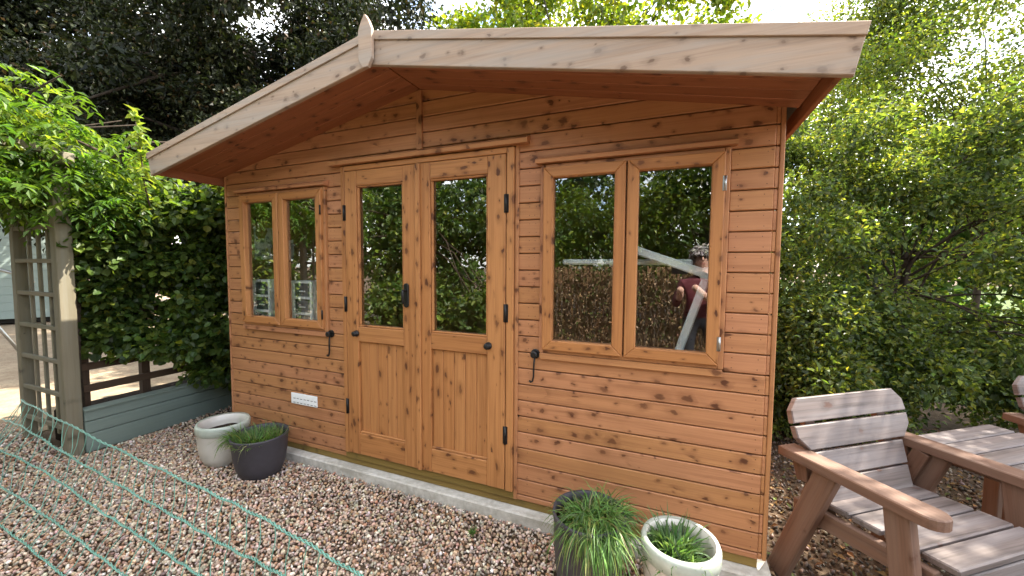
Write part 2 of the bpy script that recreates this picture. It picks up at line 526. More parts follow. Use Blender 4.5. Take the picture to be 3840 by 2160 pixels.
def limb_tree(mb, base, top, r0, targets, nseg=6):
    """trunk plus limbs reaching towards the clump centres"""
    base, top = Vector(base), Vector(top)
    pts = [base.lerp(top, i / nseg) + Vector((random.uniform(-.05, .05), random.uniform(-.05, .05), 0)) * (1 if 0 < i < nseg else 0) for i in range(nseg + 1)]
    mb.tube(pts, [r0 * (1 - .65 * i / nseg) for i in range(nseg + 1)], 9)
    for t in targets:
        t = Vector(t)
        i = random.uniform(.35, .95); a = base.lerp(top, i)
        mid = a.lerp(t, .5) + Vector((random.uniform(-.12, .12), random.uniform(-.12, .12), (t - a).length * .10))
        r = r0 * .38 * (1 - i * .45)
        mb.tube([a, a.lerp(mid, .55) + Vector((0, 0, .03)), mid, mid.lerp(t, .6), t], [r, r * .8, r * .55, r * .35, r * .12], 5)

# ================================================================== THE SETTING
gm = MB(); S = 150
gm.add([(-S, -S, G - .030), (S, -S, G - .030), (S, S, G - .030), (-S, S, G - .030)], [(0, 1, 2, 3)])
tag(gm.build('ground', M['earth'], origin=(0, 0, G - .03)), kind='structure')
gm = MB()
gm.add([(-20, -8, G - .024), (-3.55, -8, G - .024), (-3.55, 9, G - .024), (-20, 9, G - .024)], [(0, 1, 2, 3)])
tag(gm.build('path', M['paving']), kind='structure')
gm = MB()
gm.add([(2.0, 3.6, G - .024), (30, 3.6, G - .024), (30, 40, G - .024), (2.0, 40, G - .024)], [(0, 1, 2, 3)])
tag(gm.build('lawn', M['lawn']), kind='structure')

# gravel
ico = bmesh.new(); bmesh.ops.create_icosphere(ico, subdivisions=1, radius=1.0)
IV = np.array([v.co[:] for v in ico.verts]); IT = np.array([[v.index for v in f.verts] for f in ico.faces]); ico.free()
# one frequency icosahedron: 12 verts, 20 faces
def pebbles(P, rad, colr):
    n = len(P)
    q = unit(rng.normal(0, 1, (n, 4)))
    w, x, y, z = q.T
    Rm = np.stack([1 - 2 * (y * y + z * z), 2 * (x * y - z * w), 2 * (x * z + y * w), 2 * (x * y + z * w), 1 - 2 * (x * x + z * z), 2 * (y * z - x * w), 2 * (x * z - y * w), 2 * (y * z + x * w), 1 - 2 * (x * x + y * y)], 1).reshape(n, 3, 3)
    sc = np.stack([rng.uniform(.9, 1.5, n), rng.uniform(.7, 1.15, n), rng.uniform(.5, .9, n)], 1) * rad[:, None]
    B = IV[None] * (1 + rng.normal(0, .10, (n, len(IV), 1))) * sc[:, None]
    V = np.einsum('nij,nkj->nki', Rm, B) + P[:, None]
    T = (np.arange(n) * len(IV))[:, None, None] + IT[None]
    return V.reshape(-1, 3), T.reshape(-1, 3), np.repeat(colr, len(IV), 0)
PAL = [(.52, .39, .285), (.43, .255, .15), (.46, .40, .345), (.82, .75, .66), (.22, .15, .11), (.63, .51, .40), (.38, .33, .285), (.48, .31, .225)]
PW = [3.2, 1.7, 2.4, 1.6, 1.4, 2.8, 1.6, .8]
def scatter(x0, x1, y0, y1, pitch):
    xs = np.arange(x0, x1, pitch); ys = np.arange(y0, y1, pitch)
    X, Y = np.meshgrid(xs, ys); n = X.size
    P = np.stack([X.ravel(), Y.ravel(), np.zeros(n)], 1)
    P[:, :2] += rng.uniform(-.6, .6, (n, 2)) * pitch
    und = .012 * np.sin(P[:, 0] * 2.1 + 1) * np.sin(P[:, 1] * 2.7) 
    P[:, 2] = G - .012 + und + rng.uniform(-.006, .008, n)
    return P
GP = np.concatenate([scatter(-2.62, 1.95, -1.35, -.06, .0150), scatter(-4.6, -2.62, -1.9, -.62, .022), scatter(-2.62, 2.6, -2.4, -1.35, .022),
                     scatter(-2.62, -1.85, -.06, 2.2, .022)])
keep = ~((GP[:, 0] > 1.55) & (GP[:, 1] > -.25)) & ~((GP[:, 0] < 0.9 - 2.2) & (GP[:, 1] < -1.75))
GP = GP[keep]
gr = rng.uniform(.0060, .0110, len(GP)); gr[rng.random(len(GP)) < .05] *= 1.4; gr[GP[:, 0] < -2.62] *= 1.25; gr[GP[:, 1] < -1.35] *= 1.25
gc = colours(len(GP), PAL, PW, .2) * np.array([.95, .885, .83])
V, T, C = pebbles(GP, gr, gc)
tag(np_mesh('gravel', V, T, C, M['pebble'], smooth=True), 'brown, grey and white pebbles of the loose gravel bed before the summerhouse', 'gravel', kind='stuff')

# dark stony ground with fallen leaves under the chair
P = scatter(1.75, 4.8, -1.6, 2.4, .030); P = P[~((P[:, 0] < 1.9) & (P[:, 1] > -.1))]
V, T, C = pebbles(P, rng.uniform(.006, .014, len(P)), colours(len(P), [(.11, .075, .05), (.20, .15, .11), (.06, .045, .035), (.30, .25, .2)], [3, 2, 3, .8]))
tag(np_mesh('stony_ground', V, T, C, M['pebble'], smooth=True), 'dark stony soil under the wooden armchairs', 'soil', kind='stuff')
n = 3800
P = np.stack([rng.uniform(1.9, 4.8, n), rng.uniform(-1.2, 2.6, n), np.full(n, G - .004) + rng.random(n) * .012], 1)
D = unit(np.stack([rng.normal(0, 1, n), rng.normal(0, 1, n), rng.normal(0, .2, n)], 1)); Nn = unit(rng.normal(0, .3, (n, 3)) + np.array([0, 0, 1]))
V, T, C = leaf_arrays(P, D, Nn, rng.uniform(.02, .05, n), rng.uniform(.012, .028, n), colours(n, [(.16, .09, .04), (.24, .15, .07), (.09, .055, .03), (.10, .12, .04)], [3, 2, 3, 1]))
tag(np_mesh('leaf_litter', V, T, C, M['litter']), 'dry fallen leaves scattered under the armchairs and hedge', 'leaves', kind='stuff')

# ================================================================== SUMMERHOUSE
house = empty('summerhouse', (0, 0, -.045), 'orange stained timber summerhouse with double doors, two windows and overhanging gable roof', 'summerhouse')
def rz(x, off=0.0): return AP + off - SL * abs(x)
RP, XW, DEP = .0905, 1.812, 2.6           # board pitch, half width, depth
AP, SL = 2.365, .2                        # soffit apex on the wall, roof slope
def nails_dot(mb, x, z, y=-.0165): mb.disc((x, y, z), (0, -1, 0), .0022, .0012, 6)
nails = MB()
WX, WH, WZ0, WZ1 = 1.205, .440, .858, 1.850    # window centre, half width, bottom, top
DX, DZ1 = .618, 1.962                          # door frame half width, top
z0 = .034 - RP
for k in range(0, 29):
    za, zb = z0 + k * RP, z0 + (k + 1) * RP - .0055
    za = max(za, 0.0)
    if zb - za < .01: continue
    cuts = []
    if za < WZ1 - .01 and zb > WZ0 + .01: cuts += [(-WX - WH, -WX + WH), (WX - WH, WX + WH)]
    if za < DZ1 - .01: cuts += [(-DX, DX)]
    xs = [-XW]
    for a, b in sorted(cuts): xs += [a, b]
    xs += [XW]
    for i in range(0, len(xs), 2):
        xa, xb = xs[i], xs[i + 1]
        if xb - xa < .01: continue
        poly = [(xa, za), (xb, za), (xb, zb), (xa, zb)]
        # boards cut round the window top / bottom edge keep their full run; trims cover the joint
        poly = clip(poly, SL, 1, AP + .012); poly = clip(poly, -SL, 1, AP + .012)
        if len(poly) < 3: continue
        if max(p[1] for p in poly) - min(p[1] for p in poly) < .008: continue
        mb = MB(); mb.prism(poly, -.0165 - random.uniform(0, .0012), 0.0, .0035)
        mb.build('wall_board', M['clad'], house)
        if zb < 1.98:
            for x in ([xa + .03] if abs(xa) > .7 else []) + ([xb - .03] if abs(xb) > .7 else []):
                for zz in (.02, .066):
                    if za + zz < zb - .01: nails_dot(nails, x + random.uniform(-.006, .006), za + zz)
            for x in (-.70, .70):
                if xa < x < xb:
                    for zz in (.02, .066):
                        if za + zz < zb - .01: nails_dot(nails, x, za + zz)
tag(nails.build('nail_heads', M['black'], house), kind='stuff')
# inner leaf of the front wall behind the boards, with the openings left out
fw = MB()
for lo, hi in (((-XW, 0), (-WX - WH, 1.99)), ((-WX + WH, 0), (-DX, 1.99)), ((DX, 0), (WX - WH, 1.99)), ((WX + WH, 0), (XW, 1.99)),
               ((-WX - WH, 0), (-WX + WH, WZ0)), ((WX - WH, 0), (WX + WH, WZ0)), ((-WX - WH, WZ1), (-WX + WH, 1.99)), ((WX - WH, WZ1), (WX + WH, 1.99)), ((-DX, DZ1), (DX, 1.99))):
    fw.box((lo[0] + .0005, .001, lo[1]), (hi[0] - .0005, .045, hi[1]), .0005)
fw.prism([(-XW, 1.992), (XW, 1.992), (XW, rz(XW, .03)), (0, AP + .03), (-XW, rz(XW, .03))], .001, .045, .0005)
fw.build('front_wall_frame', M['inner'], house)
for sx in (-1, 1):
    mb = MB(); a, b = sorted((sx * (XW - .035), sx * (XW - .002)))
    mb.box((a, .047, 0), (b, DEP, 2.014), .001); mb.build('side_wall_frame', M['inner'], house)
    for k in range(0, 23):
        za, zb = max(0, z0 + k * RP), z0 + (k + 1) * RP - .0055
        if zb - za < .01 or za > 1.97: continue
        zb = min(zb, 2.004)
        mb = MB(); a, b = sorted((sx * XW, sx * (XW + .016)))
        mb.box((a, -.012, za), (b, DEP, zb), .003); mb.build('side_board', M['clad'], house)
    mb = MB(); a, b = sorted((sx * (XW - .026), sx * (XW + .0215)))
    mb.box((sx * (XW + .0255) - .009, -.0155, 0), (sx * (XW + .0255) + .009, .030, 2.004), .003); mb.build('corner_trim', M['clad'], house)
mb = MB(); mb.box((-XW, DEP - .03, 0), (XW, DEP, 1.99), .001); mb.prism([(-XW, 1.9905), (XW, 1.9905), (XW, rz(XW, .03)), (0, AP + .03), (-XW, rz(XW, .03))], DEP - .03, DEP, .001); mb.build('back_wall', M['inner'], house)
mb = MB(); mb.box((-XW + .036, .05, .0), (XW - .036, DEP - .035, .045), .001); mb.build('floor', M['inner'], house)
mb = MB(); mb.box((-XW, -.010, -.044), (XW, .05, -.001), .002); mb.build('sole_plate', M['sole'], house)
mb = MB(); mb.box((-DX - .01, -.024, -.001), (DX + .01, .05, .046), .003); mb.build('door_threshold', M['sole'], house)
# roof: soffit boards under the overhang, slabs, barge boards, finial
YF = -.418                                    # back of the barge boards
XE = 1.890                                    # eaves
def rz(x, off=0.0): return AP + off - SL * abs(x)
nx = math.cos(math.atan(SL)); nz = math.sin(math.atan(SL))
for sx in (-1, 1):
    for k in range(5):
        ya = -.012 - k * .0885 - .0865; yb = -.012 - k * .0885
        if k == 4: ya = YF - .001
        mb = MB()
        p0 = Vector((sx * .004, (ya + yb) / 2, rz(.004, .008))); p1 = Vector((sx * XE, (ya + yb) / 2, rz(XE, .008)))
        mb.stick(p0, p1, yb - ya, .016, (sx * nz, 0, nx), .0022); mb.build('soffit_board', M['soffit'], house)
    # roof slab
    mb = MB(); V = []
    for y in (YF + .0015, DEP + .12):
        for (x, o) in ((0, .0175), (XE + .02, .0175), (XE + .045, .088), (0, .112)):
            V.append((sx * x, y, rz(x, o)))
    mb.add(V, [(0, 1, 2, 3), (7, 6, 5, 4), (0, 4, 5, 1), (1, 5, 6, 2), (2, 6, 7, 3), (3, 7, 4, 0)]); mb.build('roof_slab', M['felt'], house)
    # barge board with a capping strip
    mb = MB()
    ob, ot = -.052, .102
    XB = 1.955
    poly = [(0.0, rz(0, ob)), (XB - .022, rz(XB - .022, ob)), (XB + .008, rz(XB + .008, ot)), (0.0, rz(0, ot))]
    if sx < 0: poly = [(-p[0], p[1]) for p in poly][::-1]
    n_ = len(poly); mb.prism(poly, YF - .022, YF, .003); mb.build('barge_board', M['barge'], house)
    mb = MB()
    poly = [(0.0, rz(0, ot - .036)), (XB + .001, rz(XB + .001, ot - .036)), (XB + .010, rz(XB + .010, ot + .006)), (0.0, rz(0, ot + .006))]
    if sx < 0: poly = [(-p[0], p[1]) for p in poly][::-1]
    mb.prism(poly, YF - .030, YF - .0225, .002); mb.build('capping_strip', M['barge'], house)
    # eaves board along the side
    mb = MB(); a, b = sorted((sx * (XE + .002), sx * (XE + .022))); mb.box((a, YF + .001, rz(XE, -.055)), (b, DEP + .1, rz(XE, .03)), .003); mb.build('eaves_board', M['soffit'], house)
mb = MB(); mb.prism([(-.016, 2.290), (.016, 2.290), (.041, 2.330), (.041, 2.470), (.022, 2.512), (.003, 2.540), (-.003, 2.540), (-.022, 2.512), (-.041, 2.470), (-.041, 2.330)], YF - .050, YF - .031, .002)
mb.build('finial', M['barge'], house)
mb = MB(); mb.box((-.019, -.034, 2.012), (.019, -.0175, AP - .012), .002); mb.build('gable_strip', M['clad'], house)

# doors
mb = MB()
mb.stick((-DX + .016, -.018, .047), (-DX + .016, -.018, DZ1 - .001), .032, .044); mb.stick((DX - .022, -.018, .047), (DX - .022, -.018, DZ1 - .001), .044, .044)
mb.stick((-DX + .033, -.018, DZ1 - .0165), (DX - .045, -.018, DZ1 - .0165), .031, .044)
mb.build('door_frame', M['door'], house)
mb = MB(); mb.stick((DX + .012, -.0215, .002), (DX + .012, -.0215, 1.972), .022, .010); mb.build('door_trim', M['clad'], house)
mb = MB()
mb.add([(-.70, -.018, 1.968), (.70, -.018, 1.968), (.70, -.066, 1.968), (-.70, -.066, 1.968), (-.70, -.018, 2.018), (.70, -.018, 2.018), (.70, -.070, 1.990), (-.70, -.070, 1.990)],
       [(3, 2, 1, 0), (4, 5, 1, 0)[::-1], (7, 6, 5, 4)[::1], (3, 7, 6, 2)[::-1], (0, 4, 7, 3)[::-1], (2, 6, 5, 1)[::-1]])
mb.build('door_drip_board', M['clad'], house)
def door(xa, xb, sl, sr, hand, handle):
    yf, t = -.022, .040
    zb, zt = .052, 1.926
    gz0, gz1, pz = .915, 1.830, .197
    mb = MB()
    mb.stick((xa + sl / 2, yf, zb), (xa + sl / 2, yf, zt), sl - .001, t); mb.stick((xb - sr / 2, yf, zb), (xb - sr / 2, yf, zt), sr - .001, t)
    for (a, b, dt) in ((gz1, zt, .0008), (gz0 - .098, gz0, .0008), (zb, pz, .0008)):
        mb.stick((xa + sl, yf, (a + b) / 2), (xb - sr, yf, (a + b) / 2), b - a, t - .003)
    d = mb.build('door', M['door'], house)
    xi, xj = xa + sl, xb - sr
    # glazing beads
    for (p0, p1) in (((xi, 0, gz0 + .006), (xj, 0, gz0 + .006)), ((xi, 0, gz1 - .006), (xj, 0, gz1 - .006)), ((xi + .006, 0, gz0 + .012), (xi + .006, 0, gz1 - .012)), ((xj - .006, 0, gz0 + .012), (xj - .006, 0, gz1 - .012))):
        mb = MB(); mb.stick((p0[0], -.024, p0[2]), (p1[0], -.024, p1[2]), .011, .020); mb.build('glazing_bead', M['door'], d)
    mb = MB(); mb.box((xi + .0005, -.013, gz0 + .0005), (xj - .0005, -.009, gz1 - .0005), .0004); mb.build('pane', M['glass'], d)
    # tongue and groove panel
    nb = 5; w = (xj - xi) / nb
    for i in range(nb):
        mb = MB(); x = xi + w * (i + .5)
        mb.stick((x, -.016, pz + .001), (x, -.016, gz0 - .099), w - .0012, .016, b=.0045); mb.build('panel_board', M['door'], d)
    mb = MB(); mb.stick((xi, -.030, pz + .008), (xj, -.030, pz + .008), .015, .014); mb.build('panel_bead', M['door'], d)
    kx = xi - .012 if hand < 0 else xj + .010
    mb = MB(); kz = gz0 - .045
    mb.tube([(kx, yf - t / 2, kz), (kx, yf - t / 2 - .010, kz), (kx, yf - t / 2 - .012, kz), (kx, yf - t / 2 - .030, kz), (kx, yf - t / 2 - .036, kz)], [.021, .021, .012, .018, .010], 16); mb.build('knob', M['black'], d)
    hx = xa - .004 if hand < 0 else xb + .004
    for hz_ in (.37, 1.06, 1.66):
        mb = MB(); mb.tube([(hx, -.045, hz_ - .05), (hx, -.045, hz_ + .05)], .0075, 8); mb.box((hx - .014, -.043, hz_ - .05), (hx + .014, -.040, hz_ + .05), .0005); mb.build('hinge', M['black'], d)
    if handle:
        cx, cz = xb - sr + .026, 1.135
        poly = [(cx + .019 * math.cos(a), cz + (.056 if math.sin(a) > 0 else -.056) + .019 * math.sin(a)) for a in np.linspace(0, 2 * math.pi, 20, endpoint=False)]
        mb = MB(); mb.prism(poly, -.052, -.0425, .003)
        mb.tube([(cx, -.05, cz + .03), (cx, -.078, cz + .03), (cx, -.082, cz + .02), (cx, -.080, cz - .035), (cx, -.074, cz - .05)], [.008, .008, .009, .008, .006], 8)
        mb.build('handle', M['black'], d)
        mb = MB(); mb.stick((xb + .004, -.048, zb), (xb + .004, -.048, zt), .034, .012); mb.build('meeting_strip', M['door'], d)
    return d
door(-.582, -.006, .098, .112, -1, True)
door(.000, .570, .082, .110, 1, False)

# windows
def window(cx, catch):
    xa, xb = cx - WH, cx + WH
    mb = MB(); t, yc = .060, -.004
    mb.stick((xa + .013, yc, WZ0 + .001), (xa + .013, yc, WZ1 - .001), .024, t); mb.stick((xb - .013, yc, WZ0 + .001), (xb - .013, yc, WZ1 - .001), .024, t)
    mb.stick((xa + .026, yc, WZ0 + .013), (xb - .026, yc, WZ0 + .013), .024, t); mb.stick((xa + .026, yc, WZ1 - .013), (xb - .026, yc, WZ1 - .013), .024, t)
    mb.stick((cx, yc + .01, WZ0 + .026), (cx, yc + .01, WZ1 - .026), .022, t - .02)
    w = mb.build('window', M['clad'], house)
    for (a, b) in ((xa + .022, cx - .004), (cx + .004, xb - .022)):
        mb = MB(); z_a, z_b = WZ0 + .020, WZ1 - .020; s = .052; ys, ts = -.034, .040
        # mitred sash members
        def mitre(p, q, horiz, up):
            (x0, zz0), (x1, zz1) = p, q
            if horiz:
                outer = zz0; inner = zz0 + (s if up else -s)
                poly = [(x0, outer), (x1, outer), (x1 - s, inner), (x0 + s, inner)]
                if not up: poly = poly[::-1]
            else:
                outer = x0; inner = x0 + (s if up else -s)
                poly = [(outer, zz0), (inner, zz0 + s), (inner, zz1 - s), (outer, zz1)]
                if not up: poly = poly[::-1]
            n0 = len(mb.v); mb.prism(poly, ys - ts / 2, ys + ts / 2, .004)
            off = [random.uniform(0, 300) for _ in range(3)]
            for i in range(n0, len(mb.v)):
                v = mb.v[i]
                mb.g[i] = ((v[0] if horiz else v[2]) + off[0], (v[2] if horiz else v[0]) + off[1], v[1] + off[2])
        mitre((a, z_a), (b, z_a), True, True); mitre((a, z_b), (b, z_b), True, False)
        mitre((a, z_a), (a, z_b), False, True); mitre((b, z_a), (b, z_b), False, False)
        mb.build('sash', M['door'], w)
        mb = MB(); mb.box((a + s - .004, -.024, z_a + s - .004), (b - s + .004, -.020, z_b - s + .004), .0004); mb.build('pane', M['glass'], w)
    # drip strip over, sill strip under
    mb = MB(); zt = WZ1 + .004
    L0, L1 = xa - .02, xb + .022
    mb.add([(L0, -.018, zt), (L1, -.018, zt), (L1, -.060, zt), (L0, -.060, zt), (L0, -.018, zt + .040), (L1, -.018, zt + .040), (L1, -.064, zt + .018), (L0, -.064, zt + .018)],
           [(3, 2, 1, 0), (0, 1, 5, 4), (7, 6, 5, 4), (2, 3, 7, 6), (0, 4, 7, 3), (1, 2, 6, 5)])
    mb.build('drip_strip', M['clad'], w)
    mb = MB(); mb.stick((xa + .004, -.027, WZ0 - .018), (xb - .004, -.027, WZ0 - .018), .034, .020); mb.build('sill_strip', M['clad'], w)
    for hz_ in (WZ0 + .12, WZ1 - .16):
        mb = MB(); hx = xb - .022; mb.tube([(hx, -.056, hz_ - .032), (hx, -.056, hz_ + .032)], .005, 8); mb.box((hx - .010, -.0555, hz_ - .032), (hx + .006, -.0535, hz_ + .032), .0004); mb.build('hinge', M['steel'] if cx > 0 else M['black'], w)
    x = catch
    mb = MB(); zc = WZ0 - .012
    mb.disc((x, -.018, zc), (0, -1, 0), .026, .008, 16)
    mb.tube([(x, -.024, zc), (x, -.048, zc)], [.008, .008], 8); mb.disc((x, -.046, zc), (0, -1, 0), .019, .012, 14)
    mb.tube([(x, -.034, zc - .01), (x - .004, -.036, zc - .06), (x - .006, -.034, zc - .125), (x - .012, -.034, zc - .150), (x - .022, -.034, zc - .156), (x - .030, -.034, zc - .148)], .0055, 6)
    mb.build('window_catch', M['black'], w)
window(-WX, -WX + WH + .020); window(WX, WX - WH - .022)

# white vent
mb = MB(); mb.box((-1.150, -.026, .303), (-.890, -.0175, .383), .003); vent = mb.build('vent', M['white'], house)
for r in range(2):
    for i in range(7):
        mb = MB(); x = -1.125 + i * .0345; z = .318 + r * .030
        mb.box((x, -.0285, z), (x + .022, -.0262, z + .020), .0008); mb.build('louvre', M['white'], vent)
        mb = MB(); mb.box((x, -.0268, z - .006), (x + .022, -.0261, z - .001), .0002); mb.build('slot', M['vent_slot'], vent)

# concrete base
mb = MB(); mb.box((-XW - .03, -.070, G - .08), (XW + .055, DEP + .06, -.046), .008)
tag(mb.build('concrete_slab', M['concrete']), kind='structure')

# ------------------------------------------------------------------ things inside, behind the glass
mb = MB(); desk = empty('desk', (0, .45, 0.045), 'wooden work desk inside the summerhouse along the windows', 'desk')
for (xa, xb) in ((-1.76, -.68), (.68, 1.76)):
    mb = MB(); mb.box((xa, .06, .80), (xb, .55, .828), .003); mb.build('desk_top', M['inner'], desk)
    for x in (xa + .05, xb - .05):
        for y in (.10, .50):
            mb = MB(); mb.box((x - .02, y - .02, .046), (x + .02, y + .02, .799), .003); mb.build('leg', M['inner'], desk)
mb = MB(); mb.box((-.679, .50, .80), (.679, .53, .828), .002); mb.build('tie_rail', M['inner'], desk)
def drawers(x, y, wdt, label):
    r = empty('drawer_unit', (x, y, .829), label, 'drawer unit', 'white plastic drawer units on the desk')
    d, h = .15, .37
    mb = MB(); t = .022
    mb.box((x - wdt / 2, y, .829), (x - wdt / 2 + t, y + d, .829 + h), .003); mb.box((x + wdt / 2 - t, y, .829), (x + wdt / 2, y + d, .829 + h), .003)
    for k in range(4):
        z = .829 + k * (h - t * .8) / 3
        mb.box((x - wdt / 2 + t, y, z), (x + wdt / 2 - t, y + d, z + t * .8), .002)
    mb.box((x - wdt / 2 + t, y + d - .006, .85), (x + wdt / 2 - t, y + d - .001, .829 + h - .02), .001)
    mb.build('casing', M['white'], r)
    for k in range(3):
        z = .829 + t * .8 + k * (h - t * .8) / 3
        mb = MB(); mb.box((x - wdt / 2 + t + .002, y + .012, z + .002), (x + wdt / 2 - t - .002, y + d - .01, z + (h - t * .8) / 3 - t * .8 - .004), .003); dr = mb.build('drawer', M['drawer'], r)
        mb = MB(); mb.box((x - .03, y + .004, z + .035), (x + .03, y + .0118, z + .045), .002); mb.build('pull', M['white'], dr)
drawers(-1.555, .052, .20, 'white plastic three drawer unit standing in the corner behind the small window')
drawers(-1.115, .052, .21, 'white plastic three drawer unit beside the doors behind the small window')
# white sheet pinned up by the corner
mb = MB(); V = []; F = []
for i in range(9):
    for j in range(7):
        V.append((-1.774 + .010 * math.sin(i * 1.1) * math.sin(j * .9), .16 + i * .045, 1.36 + j * .045))
for i in range(8):
    for j in range(6): F.append((i * 7 + j, (i + 1) * 7 + j, (i + 1) * 7 + j + 1, i * 7 + j + 1))
mb.add(V, F, None, True)
def sheetmat():
    m, nt, out = new_mat('mottled_sheet'); N = NT(nt)
    tc = nt.nodes.new('ShaderNodeTexCoord')
    c = N.mix(N.smooth(N.noise(tc.outputs['Object'], 16, 4, .6), .45, .6), (.72, .72, .72), (.10, .10, .11))
    b = N.n('ShaderNodeBsdfPrincipled', Roughness=.6); nt.links.new(c, b.inputs['Base Color']); nt.links.new(b.outputs[0], out.inputs[0]); return m
tag(mb.build('paper_sheet', sheetmat()), 'mottled black and white paper sheet pinned to the inside wall', 'paper sheet')
# bent arm lamp behind the large window
lamp = empty('desk_lamp', (1.445, .10, .829), 'white bent arm desk lamp behind the glass of the large window', 'lamp')
mb = MB(); mb.lathe([(.055, 0), (.055, .012), (.045, .020), (.016, .026), (.012, .05)], (1.445, .115, .829), 24, True); mb.build('lamp_base', M['white'], lamp)
A, B, Cc = (1.445, .075, .865), (1.574, .060, 1.287), (1.255, .060, 1.401)
mb = MB(); mb.stick(A, B, .038, .026, (0, -1, 0), .006); mb.build('lower_arm', M['white'], lamp)
mb = MB(); mb.stick(B, Cc, .042, .026, (0, -1, 0), .006); mb.build('upper_arm', M['white'], lamp)
mb = MB(); mb.disc((B[0], B[1] + .016, B[2]), (0, -1, 0), .036, .034, 18); mb.build('elbow', M['white'], lamp)
mb = MB(); mb.disc((Cc[0], Cc[1] + .045, Cc[2]), (0, -1, 0), .024, .062, 18); mb.tube([(Cc[0], .12, Cc[2]), (Cc[0] - .02, .12, 1.36)], .008, 6); mb.build('head_joint', M['white'], lamp)
mb = MB(); mb.stick((.85, .125, 1.345), (1.51, .125, 1.345), .030, .040, (0, -1, 0), .008); mb.build('light_bar', M['white'], lamp)

# ================================================================== POTS
def pot(name, c, prof, mat, label, cat_='plant pot', band=None, soil=(.1, .2), group=None):
    r = empty(name, c, label, cat_, group)
    mb = MB(); mb.lathe(prof, c, 44); mb.build('pot', mat, r)
    if band:
        mb = MB(); mb.lathe(band, c, 44, False, False); o = mb.build('rim_band', M['potband'], r)
    mb = MB(); n = 28; V = [(c[0], c[1], c[2] + soil[1] + .008)]
    for k in range(n):
        a = 2 * math.pi * k / n; V.append((c[0] + soil[0] * math.cos(a), c[1] + soil[0] * math.sin(a), c[2] + soil[1] + random.uniform(-.004, .004)))
    mb.add(V, [(0, 1 + k, 1 + (k + 1) % n) for k in range(n)], None, True); mb.build('soil', M['soil'], r)
    return r
def blades(c, n, rad, L, W, droop, cols, wts, spread=.7, az=None, azw=math.pi, seg=6):
    a0 = rng.uniform(0, 2 * math.pi, n); rr = rad * np.sqrt(rng.random(n))
    P = np.stack([c[0] + rr * np.cos(a0), c[1] + rr * np.sin(a0), np.full(n, c[2])], 1)
    az_ = a0 + rng.normal(0, .5, n) if az is None else az + rng.normal(0, azw, n)
    tilt = rng.uniform(.15, 1, n) * spread
    H = np.stack([np.cos(az_), np.sin(az_), np.zeros(n)], 1)
    D = unit(H * np.sin(tilt)[:, None] + np.array([0, 0, 1]) * np.cos(tilt)[:, None])
    S_ = np.stack([-np.sin(az_), np.cos(az_), np.zeros(n)], 1)
    S_ = unit(S_ + rng.normal(0, .4, (n, 3)))
    L = L * rng.uniform(.45, 1.1, n); dr = droop * rng.uniform(.5, 1.4, n)
    cc = colours(n, cols, wts, .25)
    Vs, st = [], L / seg; cur = P.copy(); d = D.copy()
    for i in range(seg + 1):
        w = W * (1 - (i / seg) ** 2 * .9)
        Vs += [cur + S_ * w / 2, cur - S_ * w / 2]
        cur = cur + d * st[:, None]
        d = unit(d + np.array([0, 0, -1]) * (dr / seg)[:, None] + rng.normal(0, .06, (n, 3)))
    V = np.stack(Vs, 1); k = V.shape[1]
    tri = []
    for i in range(seg): tri += [(2 * i, 2 * i + 1, 2 * i + 3), (2 * i, 2 * i + 3, 2 * i + 2)]
    T = ((np.arange(n) * k)[:, None, None] + np.array(tri)[None]).reshape(-1, 3)
    return V.reshape(-1, 3), T, np.repeat(cc, k, 0)
GR = [(.095, .19, .045), (.14, .25, .065), (.06, .13, .035), (.22, .25, .09), (.28, .25, .11)]
# cream pot behind, left of the vent
c = (-1.555, -.255, G - .01)
pot('cream_pot', c, [(.098, 0), (.118, .012), (.142, .07), (.155, .16), (.158, .240), (.161, .248), (.161, .288), (.154, .300), (.145, .295), (.142, .25), (.136, .21)], M['potwhite'],
    'empty cream glazed plant pot with rounded bottom behind the charcoal pot', 'plant pot', [(.1595, .236), (.1645, .242), (.1655, .286), (.158, .303), (.147, .3015)], (.138, .225))
c = (-1.155, -.262, G - .01)
r = pot('charcoal_pot', c, [(.108, 0), (.124, .010), (.146, .07), (.160, .15), (.169, .255), (.174, .272), (.172, .284), (.163, .280), (.157, .24)], M['potgrey'], 'round charcoal plant pot with short grass beside the empty cream pot', 'plant pot', None, (.154, .228))
V, T, C = cat([blades((c[0] - .01, c[1] - .02, c[2] + .230), 620, .135, .095, .006, .9, GR[:4], [3, 4, 1, 2], 1.0),
               blades((c[0] - .09, c[1] - .08, c[2] + .240), 150, .05, .17, .006, 2.6, GR[:4], [2, 4, 1, 2], 1.1, math.radians(215), .5),
               blades((c[0] + .11, c[1] + .06, c[2] + .24), 26, .04, .16, .004, .8, GR, [1, 2, 1, 2, 1], .6),
               blades((c[0] + .07, c[1] - .125, c[2] + .26), 6, .02, .15, .004, 4.2, GR, [0, 1, 0, 2, 2], 1.3, math.radians(290), .3)])
np_mesh('grass', V, T, C, M['leaf'], r, c)['kind'] = 'stuff'
c = (1.115, -.365, G - .01)
r = pot('dark_pot', c, [(.118, 0), (.128, .02), (.142, .12), (.150, .24), (.153, .33), (.158, .36), (.155, .374), (.146, .368), (.141, .33)], M['potgrey'], 'dark grey pot overflowing with long drooping grass by the cream pot of herbs', 'plant pot', None, (.139, .325))
